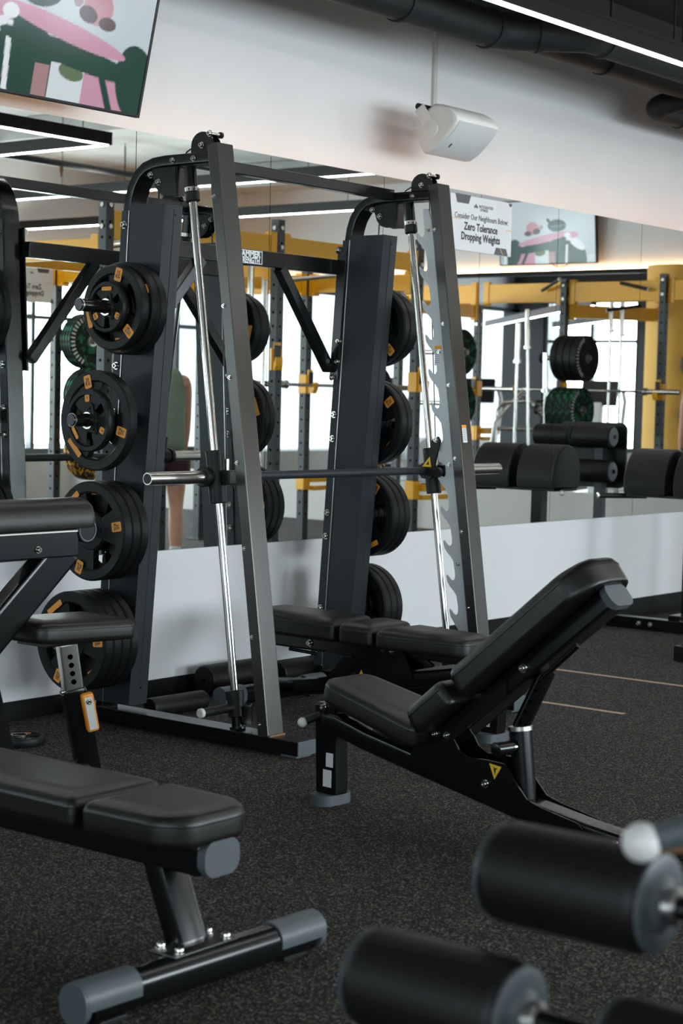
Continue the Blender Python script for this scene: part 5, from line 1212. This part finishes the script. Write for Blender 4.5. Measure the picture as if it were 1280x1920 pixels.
bumper_stack((10.08, 0.05, 0.80), (-0.15, 1, 0), 2, 0.45, 0.05, 'bumpy', 'yellow-flecked bumper plate mirrored above the curl bench arm pad', 'yellow plates mirrored at the left')
storage_peg((10.08, 0.05, 0.80), (-0.15, 1, 0), 0.25, 'steel peg with yellow plates mirrored at the left')
# rack wire stand with loose tubes (pale frame) and cardio machines in the hall
def tube_frame(loc, label):
    t = thing('handle_stand', label, 'equipment stand', loc); x, y, _ = loc
    def T(n, *p): obj(n, MB().wire([V(q)+V((x, y, 0)) for q in p], 0.020, 10), 'chrome', t)
    T('side_tube', (0, 0, 0.0), (0, 0, 1.20), (0.02, 0.08, 1.28), (0.10, 0.30, 1.30)); T('side_tube', (0.25, 0.50, 0.0), (0.25, 0.50, 1.20), (0.22, 0.42, 1.30), (0.10, 0.30, 1.30))
    T('rung', (0, 0, 1.02), (0.25, 0.5, 1.02)); T('rung', (0, 0, 0.66), (0.25, 0.5, 0.66)); T('rung', (0, 0, 0.30), (0.25, 0.5, 0.30))
    T('brace', (-0.15, -0.10, 0.0), (0, 0, 1.10), (0.12, 0.25, 1.42)); T('brace', (0.42, 0.62, 0.0), (0.30, 0.50, 1.0), (0.12, 0.25, 1.36))
tube_frame((14.95, 0.72, 0), 'chrome tube stand mirrored between the right post and the foam rollers')
def trainer(loc, rz, label):
    t = thing('cross_trainer', label, 'cardio machine', loc, rz, group='pale cardio machines in the hall')
    obj('base', MB().box((0, 0, 0.12), (1.7, 0.55, 0.14), bev=0.04), 'pale', t, True)
    obj('drive_housing', MB().lathe((-0.5, -0.12, 0.42), Y, [(0, 0.30), (0.02, 0.34), (0.22, 0.34), (0.24, 0.30), (0.24, 0)], 28), 'pale', t, True)
    obj('mast', MB().beam((0.55, 0, 0.15), (0.40, 0, 1.30), 0.12, 0.16, Y, 0.03), 'pale', t, True)
    obj('console', MB().box((0.36, 0, 1.42), (0.08, 0.46, 0.32), Mx.Rotation(R(-18), 3, 'Y'), 0.02), 'dark', t, True)
    for s_ in (-1, 1):
        obj('swing_arm', MB().wire([(0.42, s_*0.22, 0.55), (0.30, s_*0.28, 1.0), (0.12, s_*0.27, 1.32), (0.02, s_*0.22, 1.45)], 0.028, 10), 'pale', t, True)
        obj('pedal', MB().box((-0.1+0.2*s_, s_*0.17, 0.36), (0.42, 0.15, 0.06), bev=0.02), 'dark', t, True)
        obj('pedal_arm', MB().beam((-0.5, s_*0.17, 0.42+0.1*s_), (0.42, s_*0.20, 0.50), 0.05, 0.05, Y, 0.01), 'pale', t, True)
for k, (x, y) in enumerate(((19.6, -2.6), (19.9, -0.9), (20.2, 0.6), (20.0, 2.2), (20.0, -4.2))):
    trainer((x, y, 0), R(155+8*k), 'pale cross trainer beyond the low partition, '+('second', 'third', 'fourth', 'last', 'first')[k]+' along the hall')

# two wall-hung grey pulleys by the yellow pillar and the dark ring
for z, lb in ((1.72, 'grey round wall anchor by the pillar, upper one'), (1.20, 'grey round wall anchor by the pillar, lower one')):
    t = thing('wall_anchor', lb, 'wall anchor', (16.78, 1.98, z)); t.name = 'anchor_disc'
    obj('disc', MB().lathe((16.86, 1.90, z), (-0.6, 0.8, 0), [(0, 0.16), (0.05, 0.16), (0.07, 0.13), (0.07, 0.05), (0.11, 0.04), (0.11, 0)], 28), 'cap', t)
    obj('stem', MB().tube((16.86, 1.90, z), (16.93, 1.80, z), 0.04, 14), 'dark', t)

# ------------------------------------------------------------------ people
def skinned(name, material, verts, edges, radii, parent, root=0, sub=2):
    me = bpy.data.meshes.new(name); off = rootloc(parent)
    me.from_pydata([tuple(V(v)-off) for v in verts], edges, [])
    o = bpy.data.objects.new(name, me); COL.objects.link(o); o.parent = parent
    md = o.modifiers.new('skin', 'SKIN'); md.use_smooth_shade = True
    if not me.skin_vertices: me.skin_vertices.new() if hasattr(me.skin_vertices, 'new') else None
    lay = me.skin_vertices[0].data
    for i, r_ in enumerate(radii): lay[i].radius = r_ if isinstance(r_, tuple) else (r_, r_); lay[i].use_root = (i == root)
    s_ = o.modifiers.new('sub', 'SUBSURF'); s_.levels = sub; s_.render_levels = sub
    me.materials.append(MT[material]); return o
def person(label, pos, F, Sd, shirt, shorts, bend, arm_down):
    """standing figure, F forward, Sd to its visible side; hips at 0.90 m"""
    F, Sd = V((*F, 0)).normalized(), V((*Sd, 0)).normalized(); B = V((pos[0], pos[1], 0.0)); t = thing('person', label, 'person', B)
    def P(f, s_, z): return B+F*f+Sd*s_+Z*z
    b = bend
    pel, wai, che, nec = P(0, 0, 0.93), P(b*0.10, 0, 1.08), P(b*0.28, 0, 1.30), P(b*0.46, 0, 1.47)
    hd0, hd1 = P(b*0.56+0.02, 0, 1.54), P(b*0.70+0.04, 0, 1.68)
    vs = [pel, wai, che, nec, hd0, P(b*0.63+0.035, 0, 1.62), hd1]; rd = [(0.15, 0.11), (0.135, 0.10), (0.165, 0.11), (0.062, 0.062), (0.068, 0.07), (0.082, 0.098), (0.062, 0.075)]
    ed = [(0, 1), (1, 2), (2, 3), (3, 4), (4, 5), (5, 6)]
    for s_ in (-1, 1):
        n = len(vs); sh = P(b*0.36, s_*0.170, 1.40)
        el = P(b*0.40+(0.02 if arm_down else 0.22), s_*0.182, 1.12); wr = P(b*0.46+(0.06 if arm_down else 0.38), s_*0.172, 0.88 if arm_down else 1.20)
        pm = wr+(wr-el).normalized()*0.06
        vs += [sh, (sh+el)/2, el, (el+wr)/2, wr, pm]; rd += [0.062, 0.052, 0.043, 0.042, 0.030, (0.040, 0.022)]
        ed += [(2, n), (n, n+1), (n+1, n+2), (n+2, n+3), (n+3, n+4), (n+4, n+5)]
        d = (pm-wr).normalized()
        for k in range(4):                    # four fingers and a thumb, slightly curled
            m_ = len(vs); o_ = F*(0.027-0.018*k); L_ = (0.062, 0.072, 0.068, 0.052)[k]
            vs += [pm+o_+d*0.03, pm+o_+d*(0.03+L_*0.55)-Sd*s_*0.006, pm+o_+d*(0.03+L_)-Sd*s_*0.022]; rd += [0.0095, 0.0088, 0.0075]; ed += [(n+5, m_), (m_, m_+1), (m_+1, m_+2)]
        m_ = len(vs); vs += [wr+d*0.035+F*0.045, wr+d*0.075+F*0.060]; rd += [0.011, 0.0085]; ed += [(n+5, m_), (m_, m_+1)]
        n = len(vs); vs += [P(0.0, s_*0.10, 0.86), P(0.03, s_*0.115, 0.66), P(0.045, s_*0.12, 0.48), P(0.0, s_*0.12, 0.32), P(-0.03, s_*0.12, 0.10), P(0.03, s_*0.125, 0.045), P(0.13, s_*0.135, 0.03)]
        rd += [0.098, 0.082, 0.056, 0.058, 0.036, 0.040, 0.030]; ed += [(0, n)]+[(n+i, n+i+1) for i in range(6)]
    body = skinned('body', 'skin', vs, ed, rd, t)
    skinned('tank_top', shirt, [P(-0.005, 0, 0.84), P(0, 0, 0.93), wai, che, P(b*0.36, 0, 1.38), P(b*0.43, 0, 1.44), P(b*0.36, -0.115, 1.405), P(b*0.36, 0.115, 1.405)], [(0, 1), (1, 2), (2, 3), (3, 4), (4, 5), (4, 6), (4, 7)], [(0.200, 0.165), (0.200, 0.160), (0.185, 0.150), (0.208, 0.158), (0.165, 0.130), (0.095, 0.090), (0.085, 0.088), (0.085, 0.088)], t)
    skinned('shorts', shorts, [P(0, 0, 0.95)]+[P(0.01, s_*0.105, 0.80) for s_ in (-1, 1)]+[P(0.03, s_*0.12, 0.60) for s_ in (-1, 1)], [(0, 1), (0, 2), (1, 3), (2, 4)], [(0.185, 0.150), 0.135, 0.135, 0.118, 0.118], t)
    c = P(b*0.66+0.02, 0, 1.665)
    skinned('hair', 'hair', [P(b*0.60+0.0, 0, 1.60), c, P(b*0.70+0.05, 0, 1.735)], [(0, 1), (1, 2)], [(0.070, 0.060), (0.086, 0.096), (0.055, 0.07)], t)
    fc = P(b*0.63+0.125, 0, 1.60); obj('nose', MB().lathe(fc, F, [(0, 0.014), (0.014, 0.011), (0.022, 0)], 10), 'skin', body)
    for s_ in (-1, 1):
        obj('ear', MB().lathe(P(b*0.63+0.03, s_*0.078, 1.61), Sd*s_, [(0, 0.026), (0.010, 0.024), (0.014, 0)], 14), 'skin', body)
        obj('eye', MB().lathe(P(b*0.63+0.112, s_*0.032, 1.635), F, [(0, 0.012), (0.008, 0.009), (0.011, 0)], 12), 'white', body)
        skinned('sock', 'sock', [P(-0.028, s_*0.12, 0.20), P(-0.028, s_*0.12, 0.09)], [(0, 1)], [0.050, 0.046], t)
        skinned('shoe', 'shoe', [P(-0.06, s_*0.12, 0.045), P(0.03, s_*0.125, 0.05), P(0.17, s_*0.14, 0.035)], [(0, 1), (1, 2)], [(0.042, 0.042), (0.048, 0.046), (0.040, 0.032)], t)
    obj('mouth', MB().lathe(P(b*0.63+0.108, 0, 1.555), F, [(0, 0.020), (0.005, 0.016), (0.006, 0)], 12), 'skin', body)
    return t
person('person in a sage green tank top and dark red shorts stooping in the mirror', (9.355, 1.53), (0.72, -0.69), (0.62, 0.78), 'green_cloth', 'maroon', 1.0, True)
person('person with bare arms at the right edge of the mirror', (15.10, 2.95), (0.60, -0.80), (0.62, 0.78), 'dark', 'dark', 0.1, True)
